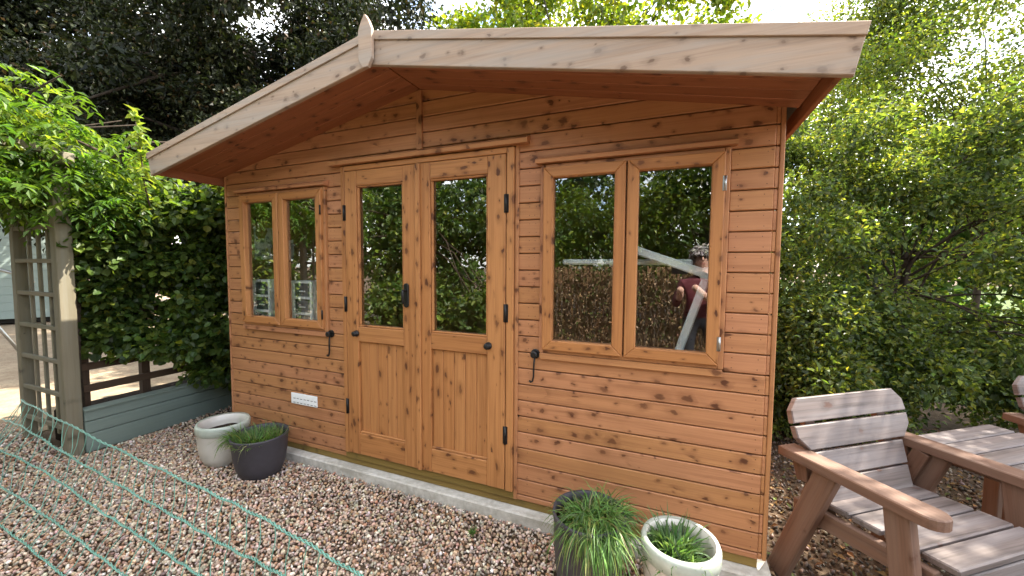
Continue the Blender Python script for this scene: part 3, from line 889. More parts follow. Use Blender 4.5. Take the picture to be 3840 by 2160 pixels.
V, T, C = cat([blades((c[0] + .02, c[1] - .01, c[2] + .33), 560, .11, .175, .0060, 3.6, GR, [3, 5, 1.4, 2, .5], 1.25),
               blades((c[0] + .04, c[1] - .05, c[2] + .33), 480, .09, .25, .0060, 4.1, GR, [3, 5, 1.4, 2, .5], 1.3, math.radians(-70), .75),
               blades((c[0] + .07, c[1] + .04, c[2] + .33), 240, .07, .20, .0060, 3.2, GR, [3, 5, 1.4, 2, .5], 1.2, math.radians(20), .7)])
np_mesh('grass', V, T, C, M['leaf'], r, c)['kind'] = 'stuff'
c = (1.480, -.385, G - .01)
r = pot('cream_herb_pot', c, [(.098, 0), (.112, .02), (.128, .12), (.138, .24), (.141, .30), (.1435, .315), (.1435, .350), (.138, .362), (.127, .358), (.124, .32), (.120, .27)], M['potwhite'], 'cream glazed pot of green herbs at the corner of the summerhouse', 'plant pot',
        [(.143, .298), (.1465, .303), (.1475, .348), (.141, .3645), (.128, .3635)], (.119, .275))
HB = [(.085, .165, .055), (.12, .21, .075), (.055, .11, .04), (.16, .23, .11)]
V, T, C = cat([blades((c[0] - .03, c[1] + .0, c[2] + .275), 300, .075, .105, .009, 1.0, HB, [3, 3, 2, 1], 1.0),
               blades((c[0] - .02, c[1] + .05, c[2] + .275), 190, .06, .15, .010, .9, HB, [3, 3, 1, 1], .8),
               blades((c[0] + .00, c[1] - .05, c[2] + .275), 60, .05, .15, .008, 1.8, HB, [2, 3, 1, 1], 1.1, math.radians(-60), 1.2),
               blades((c[0] + .05, c[1] - .08, c[2] + .29), 14, .03, .19, .005, 3.4, GR[:3], [2, 2, 1], 1.0, math.radians(-60), .5)])
np_mesh('herbs', V, T, C, M['leaf'], r, c)['kind'] = 'stuff'
# little weed in the gravel
V, T, C = blades((.47, -.235, G - .01), 26, .012, .05, .006, 1.4, GR[:3], [2, 3, 1], 1.0)
tag(np_mesh('weed', V, T, C, M['leaf'], None, (.47, -.235, G)), 'tiny green weed sprouting in the gravel by the concrete edge', 'weed')

# ================================================================== WIRE BORDER FENCE
wf = empty('wire_border_fence', (-1.0, -1.10, G), 'low green plastic coated wire border fence sagging across the gravel', 'wire fence')
def spline(pts, n):
    pts = np.array(pts, float); t = np.linspace(0, 1, len(pts)); tt = np.linspace(0, 1, n)
    return np.stack([np.interp(tt, t, pts[:, k]) for k in range(3)], 1)
def densify(pts, n):
    """catmull-rom through the points"""
    p = [2 * np.array(pts[0]) - np.array(pts[1])] + [np.array(q, float) for q in pts] + [2 * np.array(pts[-1]) - np.array(pts[-2])]
    out = []
    for i in range(1, len(p) - 2):
        for t in np.linspace(0, 1, n, endpoint=False):
            out.append(.5 * ((2 * p[i]) + (-p[i - 1] + p[i + 1]) * t + (2 * p[i - 1] - 5 * p[i] + 4 * p[i + 1] - p[i + 2]) * t * t + (-p[i - 1] + 3 * p[i] - 3 * p[i + 1] + p[i + 2]) * t ** 3))
    out.append(p[-2]); return np.array(out)
WIRES = [[(-3.3, -.70, .34), (-2.45, -.90, .49), (-1.18, -1.01, .50), (-.39, -1.06, .50), (.04, -1.09, .50), (.53, -1.15, .50), (.85, -1.21, .50)],
         [(-3.3, -.80, .22), (-2.46, -.945, .365), (-1.68, -1.005, .36), (-.96, -1.055, .355), (-.45, -1.08, .345), (-.12, -1.105, .345), (.19, -1.12, .345), (.62, -1.18, .34)],
         [(-3.1, -.92, .06), (-2.45, -1.04, .25), (-1.79, -1.05, .25), (-1.15, -1.085, .225), (-.82, -1.095, .21), (-.48, -1.115, .205), (-.21, -1.13, .20), (.30, -1.17, .19)],
         [(-3.0, -1.05, .03), (-2.24, -1.10, .10), (-1.37, -1.135, .10), (-.81, -1.17, .10), (-.2, -1.19, .09)],
         [(-2.8, -1.18, .012), (-1.75, -1.20, .010), (-1.15, -1.225, .010), (-.5, -1.235, .012)]]
WP = []
for i, w in enumerate(WIRES):
    pts = densify([(x, y, z + G) for x, y, z in w], 60)
    pts[:, 2] += .004 * np.sin(np.arange(len(pts)) * .21 + i) ; WP.append(pts)
    s_ = np.arange(len(pts))
    mb = MB()
    for ph in (0, math.pi):
        tw = pts.copy(); tw[:, 1] += .0036 * np.cos(s_ * .9 + ph); tw[:, 2] += .0036 * np.sin(s_ * .9 + ph)
        mb.tube([tuple(p) for p in tw], .0026, 5)
    mb.build('line_wire', M['greenwire'], wf)
xs = np.arange(-3.0, .80, .085)
for j, x in enumerate(xs):
    lean = .22 * max(0, (-.9 - x) / 2.0)      # cross wires slant where the mesh has sagged
    pts = []
    for i, wp in enumerate(WP):
        xx = x - lean * i * .5 * (1 if j % 2 or x > -1.6 else -1)
        if xx < wp[0, 0] or xx > wp[-1, 0]: break
        k = int(np.argmin(np.abs(wp[:, 0] - xx))); pts.append(wp[k] + np.array([random.uniform(-.006, .006), 0, 0]))
    if len(pts) < 2: continue
    d = densify(pts, 7); d[:, 0] += .006 * np.sin(np.arange(len(d)) * .9 + j)
    mb = MB(); mb.tube([tuple(p) for p in d], .0018, 4); mb.build('cross_wire', M['greenwire'], wf)

# ================================================================== TRELLIS ARCH, BED, LEFT SIDE
arch = empty('trellis_arch', (-3.08, -.62, G), 'weathered timber trellis arch with square posts under the wisteria', 'garden arch')
for yy in (-.62, -2.05):
    mb = MB(); mb.box((-2.775, yy - .045, G - .1), (-2.685, yy + .045, 2.02), .005); mb.build('post', M['trellis'], arch)
    mb = MB(); mb.box((-3.49, yy - .035, G - .1), (-3.42, yy + .035, 2.02), .005); mb.build('post', M['trellis'], arch)
    for k in range(9):
        z = .075 + k * .252
        if z > 2.0: continue
        mb = MB(); mb.box((-3.419, yy - .032, z - .016), (-2.776, yy - .010, z + .016), .003); mb.build('rung', M['trellis'], arch)
    for x in (-3.26, -3.10, -2.94):
        mb = MB(); mb.box((x - .016, yy - .009, .0), (x + .016, yy + .010, 2.0), .003); mb.build('slat', M['trellis'], arch)
    mb = MB(); mb.box((-3.6, yy - .03, 2.021), (-2.55, yy + .03, 2.10), .004); mb.build('beam', M['trellis'], arch)
for x in (-3.45, -3.08, -2.73):
    mb = MB(); mb.box((x - .025, -2.3, 2.101), (x + .025, -.35, 2.16), .004); mb.build('cross_beam', M['trellis'], arch)

bed = empty('raised_bed', (-2.70, .4, G), 'sage green painted timber edge of the raised bed behind the trellis post', 'raised bed')
for (za, zb) in ((G - .03, .012), (.016, .108), (.112, .192)):
    mb = MB(); mb.box((-2.72, -.57, za), (-2.675, 1.9, zb), .005); mb.build('board', M['sage'], bed)
mb = MB(); mb.box((-2.76, -.575, .193), (-2.66, 1.9, .208), .003); mb.build('cap', M['sage'], bed)
mb = MB(); mb.box((-3.25, -.55, G - .05), (-2.722, 1.9, .12), .01); mb.build('soil', M['soil'], bed)

fence = empty('dark_trellis_fence', (-3.0, .7, G), 'dark brown slatted fence behind the climbing ivy', 'fence')
for y in (-.45, -.05, .35, .75, 1.15, 1.55, 1.95):
    mb = MB(); mb.box((-3.04, y - .03, G), (-2.98, y + .03, 1.75), .003); mb.build('post', M['darkfence'], fence)
for z in (.30, .48, .92, 1.10, 1.28, 1.46, 1.62):
    mb = MB(); mb.box((-2.979, -.5, z - .03), (-2.955, 2.05, z + .03), .003); mb.build('slat', M['darkfence'], fence)

# pale building far left
shed = empty('weatherboarded_shed', (-13.2, 2.2, G), 'pale blue green weatherboarded shed seen past the trellis arch', 'shed')
sd = Vector((.42, .907, 0)).normalized()
sn = Vector((sd.y, -sd.x, 0))
s0 = Vector((-14.2, -1.6, 0)); Ls = 4.4
for k in range(19):
    z = G + .12 + k * .185
    mb = MB(); p0 = s0 + Vector((0, 0, z + .09)); p1 = s0 + sd * Ls + Vector((0, 0, z + .09))
    mb.stick(p0, p1, .182, .03, sn, .006); mb.build('board', M['shed'], shed)
mb = MB(); p0 = s0 - sn * 1.3 + Vector((0, 0, 1.75)); mb.stick(p0, p0 + sd * Ls, 3.45, 2.5, sn, .01); mb.build('wall', M['shed'], shed)
p1 = s0 - sn * 1.3
mb = MB(); mb.stick(p1 - sd * .2 + Vector((0, 0, 3.52)), p1 + sd * (Ls + .2) + Vector((0, 0, 3.52)), 3.0, .09, (0, 0, 1), .01); mb.build('roof', M['felt'], shed)
mb = MB(); q = s0 + sd * 3.55 + sn * .012 + Vector((0, 0, 1.32)); mb.disc(q, sn, .07, .02, 14); mb.build('air_hole', M['black'], shed)
mb = MB(); mb.stick(p1 + Vector((0, 0, G + .05)), p1 + sd * Ls + Vector((0, 0, G + .05)), 2.3, .1, (0, 0, 1), .01); mb.build('footing', M['black'], shed)
# metal hoop
mb = MB()
hp = [(-7.45, .52, G), (-7.62, .30, .45), (-7.80, .10, 1.0), (-7.90, -.02, 1.25)]
mb.tube(hp, .022, 8)
arc = [(-7.35 - .0, .62, 1.02), (-7.45, .50, 1.14), (-7.62, .28, 1.24), (-7.80, .06, 1.28), (-8.0, -.2, 1.27), (-8.3, -.5, 1.15), (-8.5, -.75, .9)]
mb.tube([tuple(p) for p in densify(arc, 5)], .022, 8)
mb.tube([(-8.5, -.75, .9), (-8.75, -1.0, G)], .022, 8)
tag(mb.build('metal_hoop_frame', M['steel'], origin=(-7.9, 0, G)), 'silver bent tube frame standing on the path before the pale shed', 'metal frame')
# ribbed stack and pale post beside the house
st = empty('slate_stack', (-2.05, .62, G), 'stack of grey ribbed slabs beside the left corner of the summerhouse', 'slab stack')
for k in range(13):
    mb = MB(); dx = random.uniform(-.012, .012); mb.box((-2.24 + dx, .50, G + .02 + k * .034), (-1.86 + dx, .80, G + .02 + k * .034 + .026), .004); mb.build('slab', M['potinside'], st)
mb = MB(); mb.box((-2.62, 1.30, G), (-2.50, 1.42, .75), .006); tag(mb.build('concrete_post', M['concrete'], origin=(-2.56, 1.36, G)), 'pale concrete post behind the ivy by the summerhouse corner', 'post')

# ================================================================== GARDEN CHAIRS
def make_chair():
    """local frame: x = across the seat, y = towards the back, z up; origin between the rear arm ends on the ground"""
    root = bpy.data.objects.new('garden_armchair', None); link(root)
    HW = .332; AH = .60
    L = lambda n, mb, m='chair': mb.build(n, M[m], root)
    for sx in (-1, 1):
        x = sx * HW
        # arm: plank with rounded front
        out = []
        for a in np.linspace(-90, 90, 9): out.append((x + .050 * math.sin(math.radians(a)), -.498 - .050 * math.cos(math.radians(a)) * .9))
        out = out + [(x + .046, .02), (x - .046, .02)]
        n = len(out)
        ins = inset(out, .004)
        z0_, z1_ = AH - .022, AH + .016
        V = [(p[0], p[1], z0_) for p in out] + [(p[0], p[1], z1_ - .004) for p in out] + [(p[0], p[1], z1_) for p in ins]
        F = [tuple(range(n - 1, -1, -1))]
        for rr in range(2):
            for i in range(n):
                j = (i + 1) % n; F.append((rr * n + i, rr * n + j, rr * n + n + j, rr * n + n + i))
        F.append(tuple(range(2 * n, 3 * n)))
        mb = MB(); mb.add(V, F, [(v[1], v[0], v[2]) for v in V]); L('arm', mb)
        mb = MB(); mb.stick((x, -.485, 0), (x, -.408, AH - .0215), .078, .044, (1, 0, 0), .004); L('leg', mb)
        mb = MB(); mb.stick((x, .035, 0), (x, -.172, AH - .0215), .088, .044, (1, 0, 0), .004); L('leg', mb)
        mb = MB(); xi = sx * (HW - .048); mb.stick((xi, -.50, .362), (xi, .0, .335), .075, .034, (1, 0, 0), .004); L('side_rail', mb)
        mb = MB(); mb.stick((sx * (HW - .035), -.065, .40), (sx * (HW - .035), -.130, AH - .024), .062, .024, (1, 0, 0), .003); L('brace', mb)
        # back upright, rounded off below the arm
        mb = MB(); xb = sx * .225; mb.stick((xb, -.105, .33), (xb, .040, .800), .058, .030, (0, 1, -.3), .004); L('back_upright', mb)
        mb = MB(); mb.stick((sx * (HW - .02), -.055, AH - .12), (sx * (HW - .02), -.035, AH - .0225), .05, .030, (1, 0, 0), .003, .07); L('arm_bracket', mb)
    # back slats on a line leaning back
    up = Vector((0, .33, 1)).normalized(); nb = Vector((0, -up.z, up.y))
    b0 = Vector((0, -.108, .405))
    hs = [(.000, .096, .252, .258), (.104, .206, .262, .272), (.217, .322, .292, .350), (.335, .440, .352, .300)]
    for i, (a, b, wb, wt) in enumerate(hs):
        if i == 2: pl = [(-wb, a), (wb, a), (wt - .004, a + .055), (wt, b), (-wt, b), (-wt + .004, a + .055)]
        elif i == 3: pl = [(-wb, a), (wb, a), (wb - .004, a + .055), (wt, b), (-wt, b), (-wb + .004, a + .055)]
        else: pl = [(-wb, a), (wb, a), (wt, b), (-wt, b)]
        n = len(pl); t = .026; ins = inset(pl, .004)
        f = lambda p, d: b0 + Vector((p[0], 0, 0)) + up * p[1] + nb * d
        V = [f(p, t) for p in ins] + [f(p, t - .004) for p in pl] + [f(p, 0) for p in pl]
        F = [tuple(range(n))]
        for rr in range(2):
            for k in range(n):
                j = (k + 1) % n; F.append((rr * n + k, rr * n + n + k, rr * n + n + j, rr * n + j))
        F.append(tuple(range(3 * n - 1, 2 * n - 1, -1)))
        mb = MB(); mb.add(V, F, [(p[0], p[1], 0) for p in ins + pl + pl]); L('back_slat', mb, 'chairgrey')
    for k in range(5):
        y = -.545 + k * .111 + .05
        z = .412 - (y + .30) * .05
        mb = MB(); mb.stick((-.272, y, z), (.272, y, z), .101, .026, (0, .05, 1), .005); L('seat_slat', mb, 'chairgrey')
    mb = MB(); mb.stick((-.262, -.527, .358), (.262, -.527, .358), .080, .026, (0, 1, 0), .004); L('front_rail', mb, 'chairgrey')
    return root
chair = make_chair()
tag(chair, 'weathered wooden garden armchair standing beside the right corner of the summerhouse', 'armchair', 'slatted wooden garden armchairs')
ang = .657
CH_W = Vector((math.cos(ang), math.sin(ang), 0))
chair.location = Vector((2.200, .275, G))
chair.rotation_euler = (0, 0, ang)
ch2 = copy_tree(chair)
tag(ch2, 'second wooden garden armchair, on the far side of the slatted table', 'armchair')
ch2.location = chair.location + CH_W * 1.45 + Vector((.17, .0, 0))
ch2.rotation_euler = (0, 0, ang - .30)
tb = bpy.data.objects.new('slatted_table', None); link(tb)
tag(tb, 'small slatted wooden table between the two garden armchairs', 'table')
for k in range(4):
    mb = MB(); y = -.38 + k * .105; mb.stick((-.30, y, .575), (.30, y, .575), .097, .026, (0, 0, 1), .005); mb.build('slat', M['chairgrey'], tb)
for x in (-.26, .26):
    mb = MB(); mb.stick((x, -.43, .535), (x, -.02, .535), .052, .035, (1, 0, 0), .003); mb.build('rail', M['chair'], tb)
    for y in (-.38, -.07):
        mb = MB(); mb.stick((x, y, 0), (x, y, .512), .06, .04, (1, 0, 0), .003); mb.build('leg', M['chair'], tb)
tb.location = chair.location + CH_W * .715
tb.rotation_euler = (0, 0, ang)

# ================================================================== VEGETATION
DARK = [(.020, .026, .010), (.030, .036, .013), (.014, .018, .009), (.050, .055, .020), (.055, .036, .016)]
MID = [(.065, .115, .025), (.095, .155, .034), (.040, .075, .020), (.15, .20, .042)]
YEL = [(.13, .19, .022), (.18, .22, .028), (.09, .15, .02), (.24, .26, .035)]
HEDGE = [(.10, .145, .042), (.14, .19, .052), (.06, .095, .034), (.24, .27, .06)]

def tree(name, label, base, top, r0, clumps, crad, n, L, W, pal, wts, mat, broad=False, bark='bark', cat_='tree', droop=.35, nl=14, hollow=.35, jit=.25, inner=0, group=None):
    root = empty(name, base, label, cat_, group)
    mb = MB(); idx = rng.choice(len(clumps), min(nl, len(clumps)), replace=False)
    limb_tree(mb, base, top, r0, [tuple(clumps[i]) for i in idx]); mb.build('trunk', M[bark], root)
    P, d = clump_points(n, clumps, crad, hollow)
    A = [foliage(P, d, L, W, colours(n, pal, wts, jit), broad, droop)]
    if inner:                                   # added layer of larger, darker leaves, blocks light to darken the crown's inside
        P, d = clump_points(inner, clumps, np.asarray(crad) * .6, 0)
        A.append(foliage(P, d, L * 1.9, W * 1.9, colours(inner, pal[:3], [1, 1, 2], .2), broad, droop))
    V, T, C = cat(A)
    o = np_mesh('crown', V, T, C, M[mat], root, base); o['kind'] = 'stuff'
    return root

# big dark tree behind on the left
cl = np.concatenate([ellipsoid_clumps(130, (-5.9, 2.6, 4.9), (3.6, 2.0, 2.7), .1, 2.0), ellipsoid_clumps(50, (-4.0, 3.5, 4.4), (2.2, 1.4, 2.2), .1, 2.0), ellipsoid_clumps(80, (-8.8, 1.4, 4.6), (2.6, 1.8, 2.9), .1, 1.7), ellipsoid_clumps(30, (-7.2, .6, 3.0), (1.6, .9, 1.2), .1)])
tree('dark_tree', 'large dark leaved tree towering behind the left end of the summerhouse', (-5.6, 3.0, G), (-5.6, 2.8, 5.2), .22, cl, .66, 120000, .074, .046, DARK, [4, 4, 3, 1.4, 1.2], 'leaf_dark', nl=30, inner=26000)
# bright tree behind the roof
cl = np.concatenate([ellipsoid_clumps(80, (-.6, 5.2, 5.3), (3.4, 1.5, 2.0), .1, 3.0), ellipsoid_clumps(26, (-2.0, 4.2, 4.2), (1.0, .9, 1.2), .1)])
tree('bright_tree', 'yellow green sunlit tree rising behind the summerhouse roof', (-.4, 5.3, G), (-.5, 5.2, 5.0), .14, cl, .50, 30000, .095, .070, YEL, [4, 3, 2, 1.5], 'leaf_glow', True, nl=30)
# right: hedge and taller trees
cl = np.concatenate([box_clumps(105, (2.1, 2.1, .1), (5.4, 3.2, 2.2)), box_clumps(22, (2.05, 1.5, -.05), (2.8, 2.2, 1.0)), box_clumps(26, (2.9, 1.9, 0), (5.4, 2.6, 1.2)), box_clumps(22, (2.2, 2.5, 2.0), (4.2, 3.2, 2.75))])
tree('leafy_hedge', 'dense green hedge with sunlit leaves behind the armchairs', (3.3, 2.7, G), (3.4, 2.8, 1.6), .05, cl, .36, 80000, .046, .031, HEDGE, [3, 3, 4, 2.2], 'leaf_glow', nl=40, cat_='hedge', inner=9000)
cl = np.concatenate([ellipsoid_clumps(110, (5.5, 5.6, 4.0), (2.4, 1.5, 2.7), .1, 1.6), ellipsoid_clumps(24, (4.1, 5.4, 4.6), (1.0, .8, 1.5), .1)])
tree('tall_small_leaved_tree', 'tall small leaved tree with open airy top beyond the hedge', (5.4, 5.7, G), (5.4, 5.7, 4.0), .05, cl, .48, 56000, .060, .041, HEDGE, [3, 4, 2, 2.5], 'leaf_glow', nl=26)
cl = np.concatenate([ellipsoid_clumps(30, (3.0, 4.2, 2.9), (.9, .7, 1.1), .2), ellipsoid_clumps(14, (3.5, 4.4, 3.7), (.8, .6, .8), .2)])
tree('sapling', 'thin sparse sapling with twiggy branches against the sky beside the roof end', (2.9, 4.3, G), (3.0, 4.2, 3.1), .03, cl, .40, 8500, .046, .031, YEL + HEDGE[:2], [2, 2, 2, 1, 2, 2], 'leaf_glow', nl=16)
cl = box_clumps(60, (4.5, .9, 2.7), (6.4, 2.7, 4.9))
tree('added_shade_tree', 'spreading tree added out of view past the armchairs to shade them', (5.6, 1.6, G), (5.5, 1.7, 3.6), .10, cl, .48, 17000, .07, .048, HEDGE, [4, 4, 3, 2], 'leaf', nl=20)  # unseen tree, added so its crown keeps the sun off the chairs
# farther trees closing the garden all round
FAR = [((-13.5, 7.5), 6.0, 'round far tree beyond the path, past the dark tree'), ((-17.5, 3.0), 6.5, 'far tree behind the pale weatherboarded shed'),
       ((-10.6, 3.4), 6.6, 'far tree added for shading the pale weatherboarded shed'), ((-8.5, 9.5), 5.5, 'far tree hidden behind the large dark tree'), ((6.5, 9.0), 3.3, 'low far tree glimpsed through the hedge'), ((10.5, 8.0), 4.0, 'far tree beyond the lawn, past the tall small leaved tree'),  # first tree of this row is added to keep the shed in shade
       ((-9.5, -5.0), 5.0, 'far tree facing the arch from across the path'), ((-1.0, -9.5), 5.0, 'far tree beyond the laurel bush'), ((-6.0, -8.0), 6.0, 'tall far tree past the outer end of the laurel bush'), ((2.6, -9.0), 4.2, 'far tree straight behind the hedge over the reed screen'), ((6.5, -10.5), 3.2, 'far tree beyond the reed screen fence')]
for (x, y), h, lab in FAR:
    cl = ellipsoid_clumps(46, (x, y, h * .52), (2.9, 2.2, h * .5), .1, 3.0 if 'shading' in lab else .1)
    tree('background_tree', lab, (x, y, G), (x, y, h * .6), .16, cl, .85, 6500, .19, .13, MID, [4, 2, 4, 1], 'leaf', nl=8, inner=600, group='trees round the garden')

# wisteria over the arch
wis = empty('wisteria', (-3.05, -.55, G), 'bright green wisteria with feathery leaves draped over the timber arch', 'climber')
mb = MB(); tips = []
for k in range(26):
    a = Vector((random.uniform(-3.6, -2.6), random.uniform(-1.9, -.4), random.uniform(1.95, 2.25)))
    b = a + Vector((random.uniform(-.5, .6), random.uniform(-.5, .6), random.uniform(.0, .35)))
    mb.tube([a, a.lerp(b, .5) + Vector((0, 0, .08)), b], [.012, .009, .004], 5)
mb.tube([(-2.85, -.52, G), (-2.80, -.55, .6), (-2.86, -.50, 1.2), (-2.8, -.56, 1.9), (-2.9, -.7, 2.2)], [.025, .022, .022, .02, .015], 7)
mb.build('stem', M['bark'], wis)
def pinnate(n, lo, hi, ll, lw, pal, wts, nleaf=11):
    P0 = np.array(lo) + rng.random((n, 3)) * (np.array(hi) - np.array(lo))
    parts = []
    az = rng.uniform(0, 2 * math.pi, n)
    D = np.stack([np.cos(az), np.sin(az), rng.uniform(-.3, .5, n)], 1); D = unit(D)
    L = rng.uniform(.16, .28, n)
    cc = colours(n, pal, wts, .2)
    for j in range(nleaf):
        t = (j // 2 + 1) / (nleaf // 2 + 1) if j < nleaf - 1 else 1.0
        P = P0 + D * (L * t)[:, None] + np.array([0, 0, -1]) * ((t ** 2) * L * .55)[:, None]
        dd = unit(D + np.array([0, 0, -1.1 * t]))
        S_ = unit(np.cross(dd, np.array([0, 0, 1.0]) + 0 * dd))
        sgn = 1 if j % 2 else -1
        A = dd * .55 + S_ * sgn * .85 if j < nleaf - 1 else dd
        A = A + rng.normal(0, .18, (n, 3)) + np.array([0, 0, -.25])
        parts.append(leaf_arrays(P, A, unit(rng.normal(0, .3, (n, 3)) + np.array([0, 0, 1])), ll * rng.uniform(.7, 1.2, n), lw * rng.uniform(.8, 1.2, n), cc * rng.uniform(.8, 1.2, (n, 1))))
    return cat(parts)
WP_ = [(.075, .15, .022), (.11, .195, .03), (.05, .105, .018), (.16, .22, .035)]
V, T, C = cat([pinnate(900, (-3.9, -2.2, 1.75), (-2.35, -.25, 2.35), .075, .026, WP_, [3, 3, 3, 1]),
               pinnate(420, (-3.6, -1.6, 2.2), (-2.5, -.5, 2.62), .075, .026, WP_, [3, 4, 1, 2]),
               pinnate(300, (-3.2, -.75, 1.66), (-2.6, -.1, 2.15), .075, .026, WP_, [3, 3, 3, 1]),
               pinnate(420, (-5.0, -1.2, 1.9), (-3.6, .3, 2.6), .075, .026, WP_, [3, 4, 1, 2])])
o = np_mesh('leaves', V, T, C, M['leaf_glow'], wis, (-3.05, -.55, G)); o['kind'] = 'stuff'

# ivy like climber beside the house
ivy = empty('ivy_climber', (-2.80, .3, .12), 'dense dark green climbing ivy between the trellis arch and the summerhouse', 'climber')
cl = np.concatenate([box_clumps(110, (-2.98, -.42, .50), (-2.40, 1.6, 1.95)), box_clumps(50, (-2.95, .05, .22), (-2.35, 1.5, .8)), box_clumps(30, (-2.98, -.50, 1.05), (-2.62, .1, 1.8)), box_clumps(36, (-2.66, .45, .05), (-2.25, 1.5, .75)), box_clumps(26, (-2.98, -.42, .42), (-2.82, .5, 1.0)), box_clumps(24, (-2.6, .25, 1.3), (-2.15, 1.0, 2.0)), box_clumps(16, (-2.75, .2, 1.8), (-2.0, .9, 2.05))])
cl = cl[~((cl[:, 1] < .2) & (cl[:, 2] < .6))]
P, d = clump_points(40000, cl, .20, .3)
P = P[~((P[:, 0] > -1.86) & (P[:, 1] > -.02))]; d = d[:len(P)]
d[:, 0] += .5; d[:, 1] -= .6
n = len(P)
V, T, C = foliage(P, d, .062, .060, colours(n, [(.075, .125, .030), (.11, .17, .038), (.045, .080, .022), (.19, .24, .045)], [4, 3, 3, 1.4], .22), True, .5, .15)
o = np_mesh('leaves', V, T, C, M['leaf_glow'], ivy, (-2.80, .3, .12)); o['kind'] = 'stuff'
mb = MB()
for k in range(22):
    y = random.uniform(.55, 1.6); x = random.uniform(-2.95, -2.6)
    pts = [Vector((x, y, .1))]
    for q in range(6): pts.append(pts[-1] + Vector((random.uniform(-.07, .07), random.uniform(-.12, .12), random.uniform(.22, .34))))
    mb.tube(pts, [.009, .008, .007, .006, .005, .004, .003], 5)
mb.build('stem', M['bark'], ivy)
# a bright shoot above the eaves end
sh = empty('leafy_shoot', (-2.12, -.40, 1.7), 'pale green leafy shoot poking up past the left end of the roof', 'shoot')
mb = MB(); sp = [(-2.22, -.32, 1.75), (-2.20, -.36, 1.95), (-2.17, -.38, 2.12), (-2.16, -.40, 2.28), (-2.18, -.41, 2.40)]
mb.tube(sp, [.006, .005, .004, .003, .002], 5); mb.build('stem', M['bark'], sh)
pp = densify(sp, 14); n = 90; i = rng.integers(8, len(pp), n); P = pp[i] + rng.normal(0, .02, (n, 3))
V, T, C = foliage(P, unit(rng.normal(0, 1, (n, 3))), .07, .036, colours(n, [(.16, .23, .04), (.20, .26, .06)], [1, 1], .15), True, .1)
np_mesh('leaves', V, T, C, M['leaf_glow'], sh, (-2.12, -.40, 1.7))['kind'] = 'stuff'

# ------------------------------------------------------------------ the garden behind the camera (mirrored in the panes)
rf = empty('reed_fence', (1.5, -4.6, G), 'brown reed screen fence facing the summerhouse from across the gravel', 'fence')
x = -.8; k = 0
while x < 5.0:
    w = random.uniform(.018, .045)
    mb = MB(); h = 1.27 + random.uniform(-.09, .06); mb.stick((x, -4.6 + random.uniform(-.01, .01), G), (x + random.uniform(-.015, .015), -4.6, h), w, .02, (0, 1, 0), .003); mb.build('reed_panel', M['reed'], rf)
    x += w + random.uniform(.001, .022)
for z in (.3, 1.0):
    mb = MB(); mb.box((-.8, -4.64, z), (5.0, -4.615, z + .06), .003); mb.build('rail', M['darkfence'], rf)
P = np.stack([rng.uniform(-.9, 5.0, 11000), rng.uniform(-4.58, -4.30, 11000), G + 1.42 * rng.random(11000) ** .8], 1)
drs = empty('dry_climber', (2.0, -4.45, G), 'tangled dry brown climber clinging to the reed screen fence', 'climber')
V, T, C = foliage(P, unit(rng.normal(0, 1, P.shape)), .060, .030, colours(len(P), [(.16, .10, .05), (.24, .16, .09), (.08, .055, .03), (.09, .12, .03), (.34, .26, .17)], [3, 3, 3, 2, 1], .25), False, .6)
np_mesh('leaves', V, T, C, M['litter'], drs, (2.0, -4.45, G))['kind'] = 'stuff'
mb = MB()
for k in range(60):
    p = Vector((random.uniform(-.8, 4.9), random.uniform(-4.56, -4.4), G)); pts = [p]
    for q in range(5): pts.append(pts[-1] + Vector((random.uniform(-.1, .1), random.uniform(-.02, .02), random.uniform(.18, .32))))
    mb.tube(pts, [.008, .007, .006, .005, .004, .003], 4)
mb.build('stem', M['barkpale'], drs)
cl = np.concatenate([box_clumps(90, (-.6, -6.2, .9), (5.5, -4.95, 2.6)), box_clumps(44, (.9, -6.0, 2.4), (4.6, -5.2, 3.7))])
tree('back_hedge', 'leafy green hedge growing over the reed screen fence', (2.0, -5.6, G), (2.0, -5.6, 1.6), .06, cl, .45, 30000, .075, .052, MID + YEL[:2], [4, 3, 2, 2, 2, 1], 'leaf_glow', nl=20, cat_='hedge', inner=3000)
cl = np.concatenate([ellipsoid_clumps(120, (-3.6, -4.9, 2.3), (3.0, 1.2, 2.9), .1, .1), box_clumps(40, (-3.4, -4.0, .1), (-.8, -3.3, .9)), box_clumps(50, (-6.4, -4.2, .1), (-5.0, -1.9, 2.6))])
tree('laurel_bush', 'tall glossy laurel bush opposite the summerhouse doors', (-3.4, -4.9, G), (-3.4, -4.9, 2.4), .10, cl, .46, 26000, .10, .066, MID + YEL[:2], [4, 3, 2, 2, 2, 1], 'leaf', True, nl=20, cat_='bush', inner=3000)
mb = MB(); mb.stick((-.75, -3.9, G), (-.35, -3.9, 1.55), .10, .05, (0, 1, 0), .004)
tag(mb.build('leaning_plank', M['barkpale'], origin=(-.75, -3.9, G)), 'pale plank leaning in the bushes opposite the doors', 'plank')

# overhead cable
mb = MB(); mb.tube([(2.2, 9.0, 6.95), (4.4, 8.6, 7.35), (8.0, 8.0, 7.9), (14, 7.2, 9.2)], .012, 5)
tag(mb.build('overhead_cable', M['cable']), 'thin dark cable crossing the sky above the roof end', 'cable')


